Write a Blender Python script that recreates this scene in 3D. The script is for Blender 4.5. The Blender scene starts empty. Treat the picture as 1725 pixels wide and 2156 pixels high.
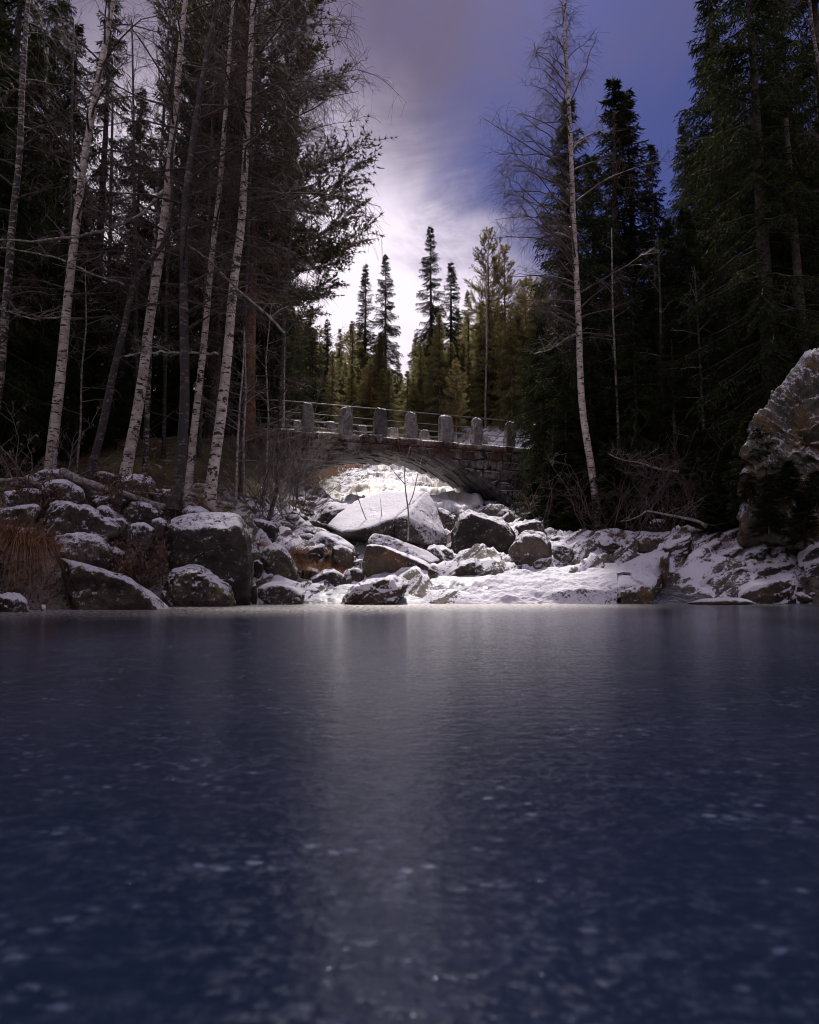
import bpy, bmesh, math, random
import numpy as np
from mathutils import Vector
PI = math.pi
C = bpy.context.scene.collection
scn = bpy.context.scene

# ------------------------------------------------------------------ camera
FOC = 1437.0                      # photograph shown 1725 x 2156
TH = math.atan((1226 - 1078) / FOC)
CAMH = 0.45
cd = bpy.data.cameras.new('camera'); cam = bpy.data.objects.new('camera', cd); C.objects.link(cam)
cam.location = (0, 0, CAMH); cam.rotation_euler = (PI / 2 + TH, 0, 0)
cd.sensor_fit = 'VERTICAL'; cd.sensor_height = 36.0; cd.sensor_width = 28.8
cd.lens = FOC / 2156 * 36.0
cd.clip_start = 0.05; cd.clip_end = 2000
cd.dof.use_dof = True; cd.dof.focus_distance = 22; cd.dof.aperture_fstop = 3.2
scn.camera = cam

# ------------------------------------------------------------------ world, sun, exposure
SUN_AZ, SUN_EL = 2.0, 54.0       # degrees: left of the view axis, above the horizon
scn.view_settings.view_transform = 'Standard'
scn.view_settings.look = 'None'
scn.view_settings.exposure = 0.6
scn.view_settings.gamma = 1.0
scn.render.engine = 'CYCLES'; scn.cycles.pixel_filter_type = 'BLACKMAN_HARRIS'; scn.cycles.filter_width = 1.05
w = bpy.data.worlds.new('World'); scn.world = w; w.use_nodes = True
nt = w.node_tree; nt.nodes.clear()
def N(nt, t, **k):
    n = nt.nodes.new(t)
    for a, b in k.items():
        if a == 'inp':
            for q, v in b.items(): n.inputs[q].default_value = v
        else: setattr(n, a, b)
    return n
def Lk(nt, a, b): nt.links.new(a, b)
def math_n(nt, op, a, b=None, c=None, clamp=False):
    n = nt.nodes.new('ShaderNodeMath'); n.operation = op; n.use_clamp = clamp
    for i, v in enumerate((a, b, c)):
        if v is None: continue
        if isinstance(v, (int, float)): n.inputs[i].default_value = v
        else: nt.links.new(v, n.inputs[i])
    return n.outputs[0]
def mix_n(nt, fac, a, b, blend='MIX'):
    n = nt.nodes.new('ShaderNodeMix'); n.data_type = 'RGBA'; n.blend_type = blend
    for s, v in ((n.inputs[0], fac), (n.inputs[6], a), (n.inputs[7], b)):
        if isinstance(v, (int, float)): s.default_value = v
        elif isinstance(v, tuple): s.default_value = v if len(v) == 4 else (*v, 1)
        else: nt.links.new(v, s)
    return n.outputs[2]
def ramp_n(nt, src, lo, hi, a=0.0, b=1.0, smooth=True):
    n = nt.nodes.new('ShaderNodeMapRange'); n.interpolation_type = 'SMOOTHSTEP' if smooth else 'LINEAR'
    nt.links.new(src, n.inputs[0])
    for i, v in zip((1, 2, 3, 4), (lo, hi, a, b)): n.inputs[i].default_value = v
    return n.outputs[0]
def noise_n(nt, vec, scale, detail=4, rough=0.55, dist=0.0, sc=None, loc=None):
    if sc or loc:
        m = nt.nodes.new('ShaderNodeMapping'); nt.links.new(vec, m.inputs[0])
        if sc: m.inputs[3].default_value = sc
        if loc: m.inputs[1].default_value = loc
        vec = m.outputs[0]
    n = nt.nodes.new('ShaderNodeTexNoise'); nt.links.new(vec, n.inputs['Vector'])
    n.inputs['Scale'].default_value = scale; n.inputs['Detail'].default_value = detail
    n.inputs['Roughness'].default_value = rough; n.inputs['Distortion'].default_value = dist
    return n.outputs[0]

sky = N(nt, 'ShaderNodeTexSky', sky_type='NISHITA', sun_disc=False, sun_elevation=math.radians(SUN_EL),
        sun_rotation=math.radians(SUN_AZ), air_density=1.0, dust_density=1.0, ozone_density=1.5)
tc = N(nt, 'ShaderNodeTexCoord')
dirv = tc.outputs['Generated']
sd = Vector((math.sin(math.radians(SUN_AZ)) * math.cos(math.radians(SUN_EL)), math.cos(math.radians(SUN_AZ)) * math.cos(math.radians(SUN_EL)), math.sin(math.radians(SUN_EL))))
def ray(px, py):
    u = (px - 862.5) / FOC; v = (1078 - py) / FOC
    return np.array([u, math.cos(TH) - v * math.sin(TH), v * math.cos(TH) + math.sin(TH)])
gd = Vector(ray(690, 480)).normalized()
dt = N(nt, 'ShaderNodeVectorMath', operation='DOT_PRODUCT'); Lk(nt, dirv, dt.inputs[0]); dt.inputs[1].default_value = gd
n1 = noise_n(nt, dirv, 2.1, 5, 0.55, 0.5, sc=(1.6, 1.0, 0.8), loc=(0.35, 0.1, 0.42))
n2 = noise_n(nt, dirv, 7.0, 6, 0.62, 0.8, sc=(1.1, 1.0, 1.0))
nn = math_n(nt, 'ADD', math_n(nt, 'MULTIPLY', n1, 0.75), math_n(nt, 'MULTIPLY', n2, 0.25))
mpd = N(nt, 'ShaderNodeMapping'); Lk(nt, dirv, mpd.inputs[0]); mpd.inputs[2].default_value = (0, math.radians(-38), 0); mpd.inputs[3].default_value = (1.0, 1.0, 2.0)
n3 = noise_n(nt, mpd.outputs[0], 3.0, 7, 0.60, 0.7, loc=(1.3, 0.4, 0.2))
sepd = N(nt, 'ShaderNodeSeparateXYZ'); Lk(nt, dirv, sepd.inputs[0])
nd_ = math_n(nt, 'SUBTRACT', math_n(nt, 'ADD', math_n(nt, 'MULTIPLY', n3, .7), math_n(nt, 'MULTIPLY', n2, .3)), .5)
rad = ramp_n(nt, math_n(nt, 'ADD', dt.outputs['Value'], math_n(nt, 'MULTIPLY', nd_, .10)), 0.88, 0.99)
edge = math_n(nt, 'ADD', math_n(nt, 'ADD', sepd.outputs[0], math_n(nt, 'MULTIPLY', math_n(nt, 'SUBTRACT', sepd.outputs[2], .43), 1.15)), math_n(nt, 'MULTIPLY', nd_, .60))
edge = ramp_n(nt, edge, .00, .27, 1, 0)
glow = math_n(nt, 'MULTIPLY', math_n(nt, 'MULTIPLY', rad, edge), ramp_n(nt, sepd.outputs[2], .66, .46, 0.12, 1))
# the cloud bank lies to the left of the gap, thinning to blue on the right
leftness = ramp_n(nt, sepd.outputs[0], -0.22, 0.16, 1.0, 0.0)
behind = ramp_n(nt, sepd.outputs[1], 0.55, -0.1, 0.0, 1.0)
low = ramp_n(nt, sepd.outputs[2], 0.52, 0.25, 0.0, 1.0)
cm = math_n(nt, 'ADD', math_n(nt, 'MULTIPLY', leftness, 0.22), nn)
cm = math_n(nt, 'ADD', cm, math_n(nt, 'MULTIPLY', behind, 0.30))
cm = math_n(nt, 'ADD', cm, math_n(nt, 'MULTIPLY', math_n(nt, 'MULTIPLY', leftness, low), 0.20))
cm = math_n(nt, 'ADD', cm, math_n(nt, 'MULTIPLY', ramp_n(nt, sepd.outputs[2], .50, .66), .13))
cloud = ramp_n(nt, cm, 0.42, 0.80)
SKYK = 0.10
base = mix_n(nt, 1.0, sky.outputs[0], (0.12, 0.128, 0.275), 'MULTIPLY')
cloudcol = mix_n(nt, glow, (1.12, .94, 1.5), (7.2, 6.4, 7.3))
cloudcol = mix_n(nt, behind, cloudcol, (4.2, 3.7, 4.5))  # unseen cloud behind the camera, brightened to light the rock fronts
cloud = math_n(nt, 'MAXIMUM', cloud, glow)
col = mix_n(nt, cloud, base, cloudcol)
bg = N(nt, 'ShaderNodeBackground'); Lk(nt, col, bg.inputs[0]); bg.inputs[1].default_value = SKYK
wo = N(nt, 'ShaderNodeOutputWorld'); Lk(nt, bg.outputs[0], wo.inputs[0])

ld = bpy.data.lights.new('sun', 'SUN'); sun = bpy.data.objects.new('sun', ld); C.objects.link(sun)
ld.energy = 4.2; ld.angle = math.radians(4.0); ld.color = (1.0, 0.93, 0.85)
sun.rotation_euler = sd.to_track_quat('Z', 'Y').to_euler(); sun.location = (0, 0, 60)

# ------------------------------------------------------------------ helpers
def at(px, py, Y):
    d = ray(px, py); return d * (Y / d[1]) + np.array([0, 0, CAMH])
def c1(x, y): return (x * .3052, y * .3052 + 921.2)
def c2(x, y): return (x * .3967 + 473.7, y * .3967 + 789.6)
def c3(x, y): return (x * .3592 + 1105.5, y * .3592 + 921.2)
def c4(x, y): return (x * .4882, y * .4882)
def cd_(x, y): return (x, y)

def tag(o, label=None, cat=None, group=None, kind=None):
    if label: o['label'] = label
    if cat: o['category'] = cat
    if group: o['group'] = group
    if kind: o['kind'] = kind
    return o
def empty(name, loc, label=None, cat=None, group=None):
    o = bpy.data.objects.new(name, None); C.objects.link(o); o.location = tuple(float(v) for v in loc); o.empty_display_size = .2
    return tag(o, label, cat, group)
def mesh(name, V, F, mats, smooth=True, midx=None):
    """V (n,3) array; F list of arrays (m,3) / (m,4)"""
    me = bpy.data.meshes.new(name)
    V = np.asarray(V, dtype=np.float32)
    if not isinstance(F, list): F = [F]
    F = [np.asarray(f, dtype=np.int32) for f in F if len(f)]
    nl = sum(f.size for f in F); nf = sum(len(f) for f in F)
    me.vertices.add(len(V)); me.vertices.foreach_set('co', V.ravel())
    me.loops.add(nl); me.loops.foreach_set('vertex_index', np.concatenate([f.ravel() for f in F]))
    me.polygons.add(nf)
    tot = np.concatenate([np.full(len(f), f.shape[1], dtype=np.int32) for f in F])
    st = np.concatenate([[0], np.cumsum(tot)[:-1]]).astype(np.int32)
    me.polygons.foreach_set('loop_start', st); me.polygons.foreach_set('loop_total', tot)
    me.polygons.foreach_set('use_smooth', np.full(nf, smooth))
    for m in (mats if isinstance(mats, (list, tuple)) else [mats]): me.materials.append(m)
    if midx is not None: me.polygons.foreach_set('material_index', np.asarray(midx, dtype=np.int32))
    me.update(calc_edges=True); me.validate()
    return me
def link(name, me, parent=None, loc=None):
    o = bpy.data.objects.new(name, me); C.objects.link(o)
    if parent is not None: o.parent = parent
    if loc is not None: o.location = tuple(float(v) for v in loc)
    return o
def join(parts):
    Vs, F3, F4, n = [], [], [], 0
    for V, F in parts:
        if not isinstance(F, list): F = [F]
        Vs.append(V)
        for f in F:
            if len(f) == 0: continue
            (F3 if f.shape[1] == 3 else F4).append(f + n)
        n += len(V)
    out = []
    if F3: out.append(np.concatenate(F3))
    if F4: out.append(np.concatenate(F4))
    return np.concatenate(Vs), out

# value noise -------------------------------------------------------
def _h(ix, iy, iz, s):
    x = (ix.astype(np.uint32) * np.uint32(374761393) + iy.astype(np.uint32) * np.uint32(668265263) + iz.astype(np.uint32) * np.uint32(2246822519) + np.uint32(s * 3266489 + 77))
    x = (x ^ (x >> np.uint32(13))) * np.uint32(1274126177); x = x ^ (x >> np.uint32(16))
    return (x & np.uint32(0xffffff)).astype(np.float64) / 0xffffff
def vn(P, s=0):
    P = np.asarray(P, dtype=np.float64); i = np.floor(P).astype(np.int64); f = P - i; u = f * f * (3 - 2 * f)
    r = 0
    for dx in (0, 1):
        wx = u[:, 0] if dx else 1 - u[:, 0]
        for dy in (0, 1):
            wy = u[:, 1] if dy else 1 - u[:, 1]
            for dz in (0, 1):
                wz = u[:, 2] if dz else 1 - u[:, 2]
                r = r + wx * wy * wz * _h(i[:, 0] + dx, i[:, 1] + dy, i[:, 2] + dz, s)
    return r * 2 - 1
def fbm(P, s=0, o=4, g=0.5):
    r = 0; a = 1; k = 1; P = np.asarray(P, dtype=np.float64)
    for q in range(o):
        r = r + a * vn(P * k + q * 17.3, s + q); a *= g; k *= 2.03
    return r
def sst(x, a, b):
    t = np.clip((x - a) / (b - a), 0, 1); return t * t * (3 - 2 * t)

# tubes -------------------------------------------------------------
def tubes(P, R, sides=3):
    """P (n,k,3), R (n,k) -> V, quads"""
    n, k, _ = P.shape
    T = np.gradient(P, axis=1) if k > 2 else np.repeat((P[:, 1:] - P[:, :1]), 2, axis=1)
    T /= np.linalg.norm(T, axis=2, keepdims=True) + 1e-9
    ref = np.where(np.abs(T[:, :, 2:3]) > 0.8, np.array([1., 0, 0]), np.array([0, 0, 1.]))
    if k > 1: ref = np.repeat(ref[:, :1], k, axis=1)
    A = np.cross(T, ref); A /= np.linalg.norm(A, axis=2, keepdims=True) + 1e-9
    B = np.cross(T, A)
    ang = np.arange(sides) * 2 * PI / sides
    V = P[:, :, None, :] + R[:, :, None, None] * (np.cos(ang)[None, None, :, None] * A[:, :, None, :] + np.sin(ang)[None, None, :, None] * B[:, :, None, :])
    idx = np.arange(n * k * sides).reshape(n, k, sides)
    a = idx[:, :-1, :]; b = np.roll(a, -1, axis=2); c_ = idx[:, 1:, :]; d = np.roll(c_, -1, axis=2)
    F = np.stack([a, b, d, c_], axis=-1).reshape(-1, 4)
    return V.reshape(-1, 3), [F]
def resample(P, n):
    P = np.asarray(P, dtype=float); d = np.concatenate([[0], np.cumsum(np.linalg.norm(np.diff(P, axis=0), axis=1))])
    t = np.linspace(0, d[-1], n); Q = np.stack([np.interp(t, d, P[:, i]) for i in range(3)], axis=1)
    for _ in range(2): Q[1:-1] = (Q[:-2] + 2 * Q[1:-1] + Q[2:]) / 4
    return Q
def one_tube(P, R, sides=8, cap=True):
    P = np.asarray(P); R = np.asarray(R)
    V, F = tubes(P[None], R[None], sides)
    if cap:
        k = len(P); V = np.vstack([V, P[:1], P[-1:]]); n0 = k * sides
        a = np.arange(sides); b = (a + 1) % sides
        t1 = np.stack([b, a, np.full(sides, n0)], 1); q = (k - 1) * sides
        t2 = np.stack([q + a, q + b, np.full(sides, n0 + 1)], 1)
        F = [np.concatenate([t1, t2])] + F
    return V, F

# ------------------------------------------------------------------ materials
def new_mat(name):
    m = bpy.data.materials.new(name); m.use_nodes = True
    t = m.node_tree; b = t.nodes['Principled BSDF']; return m, t, b
def coords(t, which='Object'): return N(t, 'ShaderNodeTexCoord').outputs[which]
def bump(t, b, h, strength=0.4, dist=0.02):
    n = N(t, 'ShaderNodeBump'); n.inputs['Strength'].default_value = strength; n.inputs['Distance'].default_value = dist
    Lk(t, h, n.inputs['Height']); Lk(t, n.outputs[0], b.inputs['Normal']); return n
SNOW = (0.78, 0.76, 0.86)
def snow_mask(t, pos, lo, hi, amt=0.5, streak=0):
    geo = N(t, 'ShaderNodeNewGeometry'); sp = N(t, 'ShaderNodeSeparateXYZ'); Lk(t, geo.outputs['Normal'], sp.inputs[0])
    a = noise_n(t, pos, 3.2, 6, 0.68); c = noise_n(t, pos, 17, 5, 0.7)
    e = noise_n(t, pos, 55, 3, 0.7)
    v = math_n(t, 'ADD', math_n(t, 'MULTIPLY', a, 0.9), math_n(t, 'MULTIPLY', c, 1.5)); v = math_n(t, 'ADD', v, math_n(t, 'MULTIPLY', e, .9))
    if streak:
        cx = N(t, 'ShaderNodeCombineXYZ')
        for i_, (ax, k_) in enumerate((((.86, .28, .43), .7), ((-.42, -.3, .86), 7.0), ((-.3, .9, -.2), 2.5))):
            dd = N(t, 'ShaderNodeVectorMath', operation='DOT_PRODUCT'); Lk(t, pos, dd.inputs[0]); dd.inputs[1].default_value = ax
            Lk(t, math_n(t, 'MULTIPLY', dd.outputs['Value'], k_), cx.inputs[i_])
        f = noise_n(t, cx.outputs[0], 1.0, 4, .6, .3); v = math_n(t, 'ADD', v, math_n(t, 'MULTIPLY', math_n(t, 'SUBTRACT', f, .5), streak))
    s = math_n(t, 'ADD', sp.outputs[2], math_n(t, 'MULTIPLY', math_n(t, 'SUBTRACT', v, 1.65), amt * 1.7))
    return ramp_n(t, s, lo, hi), sp
def rock_mat(name, dark=(0.025, 0.019, 0.017), light=(0.14, 0.105, 0.08), lo=0.44, hi=0.56, moss=0.35, rust=0.0, amt=1.05, lichen=0.5, streak=0):
    m, t, b = new_mat(name); g = N(t, 'ShaderNodeNewGeometry'); pos = g.outputs['Position']
    a = noise_n(t, pos, 1.7, 6, 0.6, 0.3); c = noise_n(t, pos, 9, 6, 0.65)
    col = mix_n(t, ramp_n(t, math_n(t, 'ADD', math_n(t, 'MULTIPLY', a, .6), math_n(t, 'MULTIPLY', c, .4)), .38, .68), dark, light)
    vor = N(t, 'ShaderNodeTexVoronoi'); vor.inputs['Scale'].default_value = 7.0; vor.inputs['Randomness'].default_value = 1
    dn = N(t, 'ShaderNodeVectorMath', operation='ADD'); Lk(t, pos, dn.inputs[0])
    nz = N(t, 'ShaderNodeTexNoise'); nz.inputs['Scale'].default_value = 12; Lk(t, pos, nz.inputs['Vector'])
    sc = N(t, 'ShaderNodeVectorMath', operation='SCALE'); Lk(t, nz.outputs['Color'], sc.inputs[0]); sc.inputs['Scale'].default_value = .12
    Lk(t, sc.outputs[0], dn.inputs[1]); Lk(t, dn.outputs[0], vor.inputs['Vector'])
    lm = math_n(t, 'MULTIPLY', ramp_n(t, vor.outputs['Distance'], .30, .16), ramp_n(t, noise_n(t, pos, 2.3, 4), .50, .62))
    col = mix_n(t, math_n(t, 'MULTIPLY', lm, lichen), col, (0.34, 0.33, 0.25))
    if rust: col = mix_n(t, math_n(t, 'MULTIPLY', ramp_n(t, noise_n(t, pos, 1.9, 5, .6, .4, loc=(3, 5, 1)), .46, .62), rust), col, (0.26, 0.12, 0.035))
    s, sp = snow_mask(t, pos, lo, hi, amt, streak)
    # moss on the shoulders, between bare rock and snow
    s2 = ramp_n(t, sp.outputs[2], -.05, .45)
    mm = math_n(t, 'MULTIPLY', math_n(t, 'MULTIPLY', s2, ramp_n(t, noise_n(t, pos, 2.1, 5, .65, loc=(9, 2, 4)), .50, .60)), moss, clamp=True)
    col = mix_n(t, mm, col, mix_n(t, c, (0.07, 0.075, 0.015), (0.22, 0.18, 0.035)))
    col = mix_n(t, s, col, mix_n(t, ramp_n(t, noise_n(t, pos, 40, 3, .7), .35, .65), (0.60, 0.58, 0.66), SNOW))
    Lk(t, col, b.inputs['Base Color']); Lk(t, ramp_n(t, s, 0, 1, .72, .85), b.inputs['Roughness'])
    b.inputs['Specular IOR Level'].default_value = .35
    hgt = math_n(t, 'ADD', math_n(t, 'MULTIPLY', c, 1.0), math_n(t, 'MULTIPLY', noise_n(t, pos, 38, 5, .7), .5))
    hgt = math_n(t, 'ADD', hgt, math_n(t, 'MULTIPLY', s, .6))
    bump(t, b, hgt, 1.0, .05)
    return m
M = {}
M['rock'] = rock_mat('rock_snow', moss=.45)
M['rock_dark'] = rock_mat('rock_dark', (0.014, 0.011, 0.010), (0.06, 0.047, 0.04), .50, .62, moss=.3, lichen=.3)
M['rock_moss'] = rock_mat('rock_moss', moss=.95, lo=.46, hi=.60, lichen=.8)
M['rock_bright'] = rock_mat('rock_mostly_snow', (0.03, 0.024, 0.022), (0.12, 0.10, 0.08), .16, .30, moss=.25)
M['rock_rust'] = rock_mat('rock_rust', (0.03, 0.022, 0.018), (0.13, 0.095, 0.065), .34, .48, moss=.25, rust=.38, amt=.7, streak=1.2)
M['rock_slab'] = rock_mat('rock_slab', (0.025, 0.02, 0.02), (0.11, 0.09, 0.08), .12, .24, moss=.25, rust=.18, amt=.8, streak=2.6)
M['cliff'] = rock_mat('cliff', (0.04, 0.038, 0.028), (0.20, 0.19, 0.15), .38, .66, moss=1.0, rust=.5, amt=1.6, lichen=.9)

def bridge_mat(name, a, c, wet=0.5, snowlo=.62):
    m, t, b = new_mat(name); g = N(t, 'ShaderNodeNewGeometry'); pos = g.outputs['Position']; oi = N(t, 'ShaderNodeObjectInfo')
    n1 = noise_n(t, pos, 5, 6, .65, .3); n2 = noise_n(t, pos, 22, 5, .65)
    col = mix_n(t, ramp_n(t, n1, .35, .65), a, c)
    col = mix_n(t, math_n(t, 'MULTIPLY', oi.outputs['Random'], .45), col, (0.13, 0.115, 0.11))
    col = mix_n(t, math_n(t, 'MULTIPLY', ramp_n(t, n2, .54, .62), .6), col, (0.45, 0.42, 0.40))
    hv = N(t, 'ShaderNodeHueSaturation'); Lk(t, ramp_n(t, oi.outputs['Random'], 0, 1, .45, 1.45, False), hv.inputs['Value']); Lk(t, col, hv.inputs['Color']); col = hv.outputs[0]
    st = noise_n(t, pos, 2.0, 4, .6, .2, sc=(1.6, 1.6, .55), loc=(4, 1, 0))
    col = mix_n(t, math_n(t, 'MULTIPLY', ramp_n(t, st, .52, .60), wet), col, (0.018, 0.014, 0.012))
    mo = noise_n(t, pos, 3.5, 4, .6, loc=(1, 7, 3))
    col = mix_n(t, math_n(t, 'MULTIPLY', ramp_n(t, mo, .60, .68), .5), col, (0.12, 0.11, 0.03))
    s, _ = snow_mask(t, pos, snowlo, snowlo + .2, .4)
    col = mix_n(t, s, col, SNOW); Lk(t, col, b.inputs['Base Color']); b.inputs['Roughness'].default_value = .8
    bump(t, b, math_n(t, 'ADD', n1, math_n(t, 'MULTIPLY', n2, .5)), .8, .04); return m
M['wallstone'] = bridge_mat('wall_stone', (0.085, 0.068, 0.06), (0.36, 0.30, 0.26), 1.0)
M['coping'] = bridge_mat('coping_stone', (0.10, 0.085, 0.078), (0.36, 0.32, 0.30), 1.0, .5)
M['post'] = bridge_mat('post_stone', (0.07, 0.062, 0.065), (0.22, 0.195, 0.195), .6, .6)
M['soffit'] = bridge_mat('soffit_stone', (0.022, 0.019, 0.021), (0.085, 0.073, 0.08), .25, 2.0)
M['core'] = bridge_mat('bridge_core', (0.03, 0.025, 0.022), (0.06, 0.05, 0.045), .6, 2.0)

def simple_mat(name, col, rough=.8, metal=0, n=None, col2=None, trans=0, rnd=0):
    m, t, b = new_mat(name); cc = (*col, 1)
    b.inputs['Roughness'].default_value = rough; b.inputs['Metallic'].default_value = metal
    b.inputs['Base Color'].default_value = cc; b.inputs['Specular IOR Level'].default_value = .25
    out = None
    if col2 is not None:
        g = N(t, 'ShaderNodeNewGeometry')
        out = mix_n(t, ramp_n(t, noise_n(t, g.outputs['Position'], n or 2, 4, .6), .35, .65), col, col2)
        if rnd:
            oi = N(t, 'ShaderNodeObjectInfo'); hs = N(t, 'ShaderNodeHueSaturation')
            Lk(t, ramp_n(t, oi.outputs['Random'], 0, 1, 1 - rnd, 1 + rnd, False), hs.inputs['Value'])
            Lk(t, ramp_n(t, oi.outputs['Random'], 0, 1, .485, .515, False), hs.inputs['Hue'])
            Lk(t, out, hs.inputs['Color']); out = hs.outputs[0]
        Lk(t, out, b.inputs['Base Color'])
    if trans:
        tr = N(t, 'ShaderNodeBsdfTranslucent')
        if out is not None: Lk(t, out, tr.inputs[0])
        else: tr.inputs[0].default_value = cc
        mx = N(t, 'ShaderNodeMixShader'); mx.inputs[0].default_value = trans
        o = t.nodes['Material Output']; Lk(t, b.outputs[0], mx.inputs[1]); Lk(t, tr.outputs[0], mx.inputs[2]); Lk(t, mx.outputs[0], o.inputs[0])
    return m
M['needle'] = simple_mat('spruce_needles', (0.012, 0.018, 0.008), .9, n=1.5, col2=(0.036, 0.042, 0.015), trans=.2, rnd=.3)
M['needle'].node_tree.nodes['Principled BSDF'].inputs['Specular IOR Level'].default_value = .08
M['needle_pine'] = simple_mat('pine_needles', (0.025, 0.032, 0.014), .8, n=1.5, col2=(0.055, 0.06, 0.022), trans=.2, rnd=.3)
M['needle_sunlit'] = simple_mat('sun_painted_needles', (0.15, 0.14, 0.06), .7, n=.8, col2=(0.28, 0.235, 0.10), trans=.55, rnd=.3)  # lit copy of the needles: sunny haze of the far wood painted in
M['twig'] = simple_mat('birch_twigs', (0.055, 0.035, 0.035), .7, n=3, col2=(0.12, 0.085, 0.08))
M['twig_grey'] = simple_mat('grey_twigs', (0.10, 0.085, 0.08), .8, n=3, col2=(0.24, 0.21, 0.19))
M['bark'] = simple_mat('dark_bark', (0.03, 0.024, 0.022), .9, n=9, col2=(0.10, 0.08, 0.07))
M['bark_pine'] = simple_mat('pine_bark', (0.07, 0.035, 0.022), .9, n=6, col2=(0.22, 0.11, 0.06))
M['grass'] = simple_mat('dry_grass', (0.13, 0.06, 0.033), .8, n=5, col2=(0.34, 0.19, 0.11), trans=.2)
M['grass_pale'] = simple_mat('pale_dry_grass', (0.25, 0.17, 0.10), .8, n=5, col2=(0.50, 0.40, 0.28), trans=.2)
M['deadleaf'] = simple_mat('dead_leaves', (0.07, 0.035, 0.022), .8, n=9, col2=(0.26, 0.14, 0.10), trans=.15)
M['rail'] = simple_mat('iron_rail', (0.10, 0.095, 0.10), .45, .6)
M['log'] = simple_mat('weathered_log', (0.12, 0.10, 0.09), .85, n=12, col2=(0.38, 0.34, 0.33))

def birch_mat(name, white=(0.56, 0.50, 0.46), dens=.56, low=0):
    m, t, b = new_mat(name); g = N(t, 'ShaderNodeNewGeometry'); pos = g.outputs['Position']
    a = noise_n(t, pos, 1.0, 3, .6, sc=(5, 5, 17)); c = noise_n(t, pos, 1.0, 4, .6, sc=(3, 3, 5), loc=(7, 3, 1)); f = noise_n(t, pos, 1.0, 2, .5, sc=(9, 9, 70))
    col = mix_n(t, ramp_n(t, c, .35, .65), white, (white[0] * .62, white[1] * .56, white[2] * .52))
    col = mix_n(t, math_n(t, 'MULTIPLY', ramp_n(t, f, .55, .66), .5), col, (0.12, 0.09, 0.08))
    mk = ramp_n(t, a, dens, dens + .05)
    mk2 = ramp_n(t, noise_n(t, pos, 1.0, 4, .7, sc=(4, 4, 4), loc=(1, 1, 9)), dens + .02, dens + .08)
    col = mix_n(t, math_n(t, 'MAXIMUM', mk, mk2), col, (0.02, 0.016, 0.016))
    Lk(t, col, b.inputs['Base Color']); b.inputs['Roughness'].default_value = .7
    bump(t, b, math_n(t, 'SUBTRACT', c, mk), .6, .02); return m
M['birch'] = birch_mat('birch_bark')
M['birch_rough'] = birch_mat('old_birch_bark', (0.34, 0.28, 0.25), .47)
M['birch_dark'] = birch_mat('dark_birch_bark', (0.16, 0.12, 0.11), .44)

# ------------------------------------------------------------------ terrain
ctrl = []
def cp(px, py, Y): ctrl.append(at(px, py, Y))
def cw(x, y, z): ctrl.append(np.array([x, y, z], float))
SHORE = [(-40, 7.5), (-11.5, 8.2), (-8.0, 9.6), (-6.0, 11.0), (-4.4, 12.6), (-3.2, 13.6), (-2.2, 14.2), (0, 14.3), (3, 14.3), (6, 14.6), (8.5, 14.7), (12, 14.3), (14.5, 12.6), (40, 12)]
for x, y in SHORE[1:-1]:
    cw(x, y, -.12); cw(x, y - 1.2, -.7)
for y in (-30, -8, 5):
    for x in (-7, 0, 8): cw(x, y, -1.2)
    for x in (-13, 15): cw(x, y, .5)
    for x in (-30, 30): cw(x, y, 4)
for p in [(60, 1180, 12.5), (200, 1200, 13), (330, 1180, 14), (450, 1200, 14.5), (100, 1100, 14), (250, 1120, 15), (400, 1120, 16),
          (60, 1030, 16), (200, 1020, 17), (330, 1060, 16.5), (460, 1065, 17), (560, 1100, 18), (120, 985, 19), (300, 985, 20), (420, 980, 22), (520, 990, 24),
          (600, 1215, 15.5), (600, 1170, 17), (640, 1100, 22), (700, 1110, 21), (800, 1170, 18.5), (800, 1120, 22),
          (900, 1215, 15.8), (1000, 1205, 16.2), (1100, 1205, 16.2), (950, 1170, 18.5), (1100, 1165, 18.5), (1000, 1120, 22.5), (1150, 1120, 21),
          (1250, 1166, 18), (1350, 1222, 16), (1400, 1140, 19), (1280, 1118, 21), (1500, 1185, 16.5), (1500, 1130, 18.5), (1600, 1225, 15.3), (1600, 1145, 17.2), (1700, 1105, 17.5), (1720, 1215, 14.8),
          (1430, 1080, 22), (1700, 1000, 20),
          (620, 1040, 27), (1060, 1075, 28), (700, 1070, 29), (860, 1075, 29), (980, 1060, 30),
          (640, 1010, 33), (700, 975, 38), (760, 955, 44), (830, 1010, 34), (860, 950, 46), (950, 1000, 37), (1000, 1030, 34), (960, 965, 42), (1050, 960, 40),
          (1080, 915, 44), (1100, 885, 50), (960, 900, 47), (900, 880, 54), (780, 880, 54), (650, 880, 50), (1000, 865, 60), (800, 862, 64), (900, 862, 64), (650, 862, 62),
          (560, 900, 40)]: cp(*p)
for p in [(-8, 27.5, 5.9), (-5.4, 25.4, 5.8), (-6.6, 25.2, 6.0), (-14, 28, 6.2), (-25, 26, 7.2), (-12, 20, 4.0), (-22, 16, 4.2), (-40, 14, 6), (-40, 40, 11), (-20, 45, 11.5), (-20, 70, 18), (-50, 90, 26), (0, 90, 22), (0, 130, 27), (60, 130, 30), (-60, 150, 30), (0, 260, 45), (-150, 260, 48), (150, 260, 48),
          (8.3, 28.6, 3.6), (9.5, 29.4, 4.6), (12, 30, 6.0), (16, 31, 7), (14, 21, 4.0), (18, 18, 6.0), (24, 22, 8), (40, 20, 11), (20, 45, 13), (40, 45, 16), (50, 90, 28), (7, 37, 7.2), (-7.5, 34, 6.5), (-9, 38, 8)]: cw(*p)
ctrl = np.array(ctrl)
_X = ctrl[:, :2]
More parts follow.
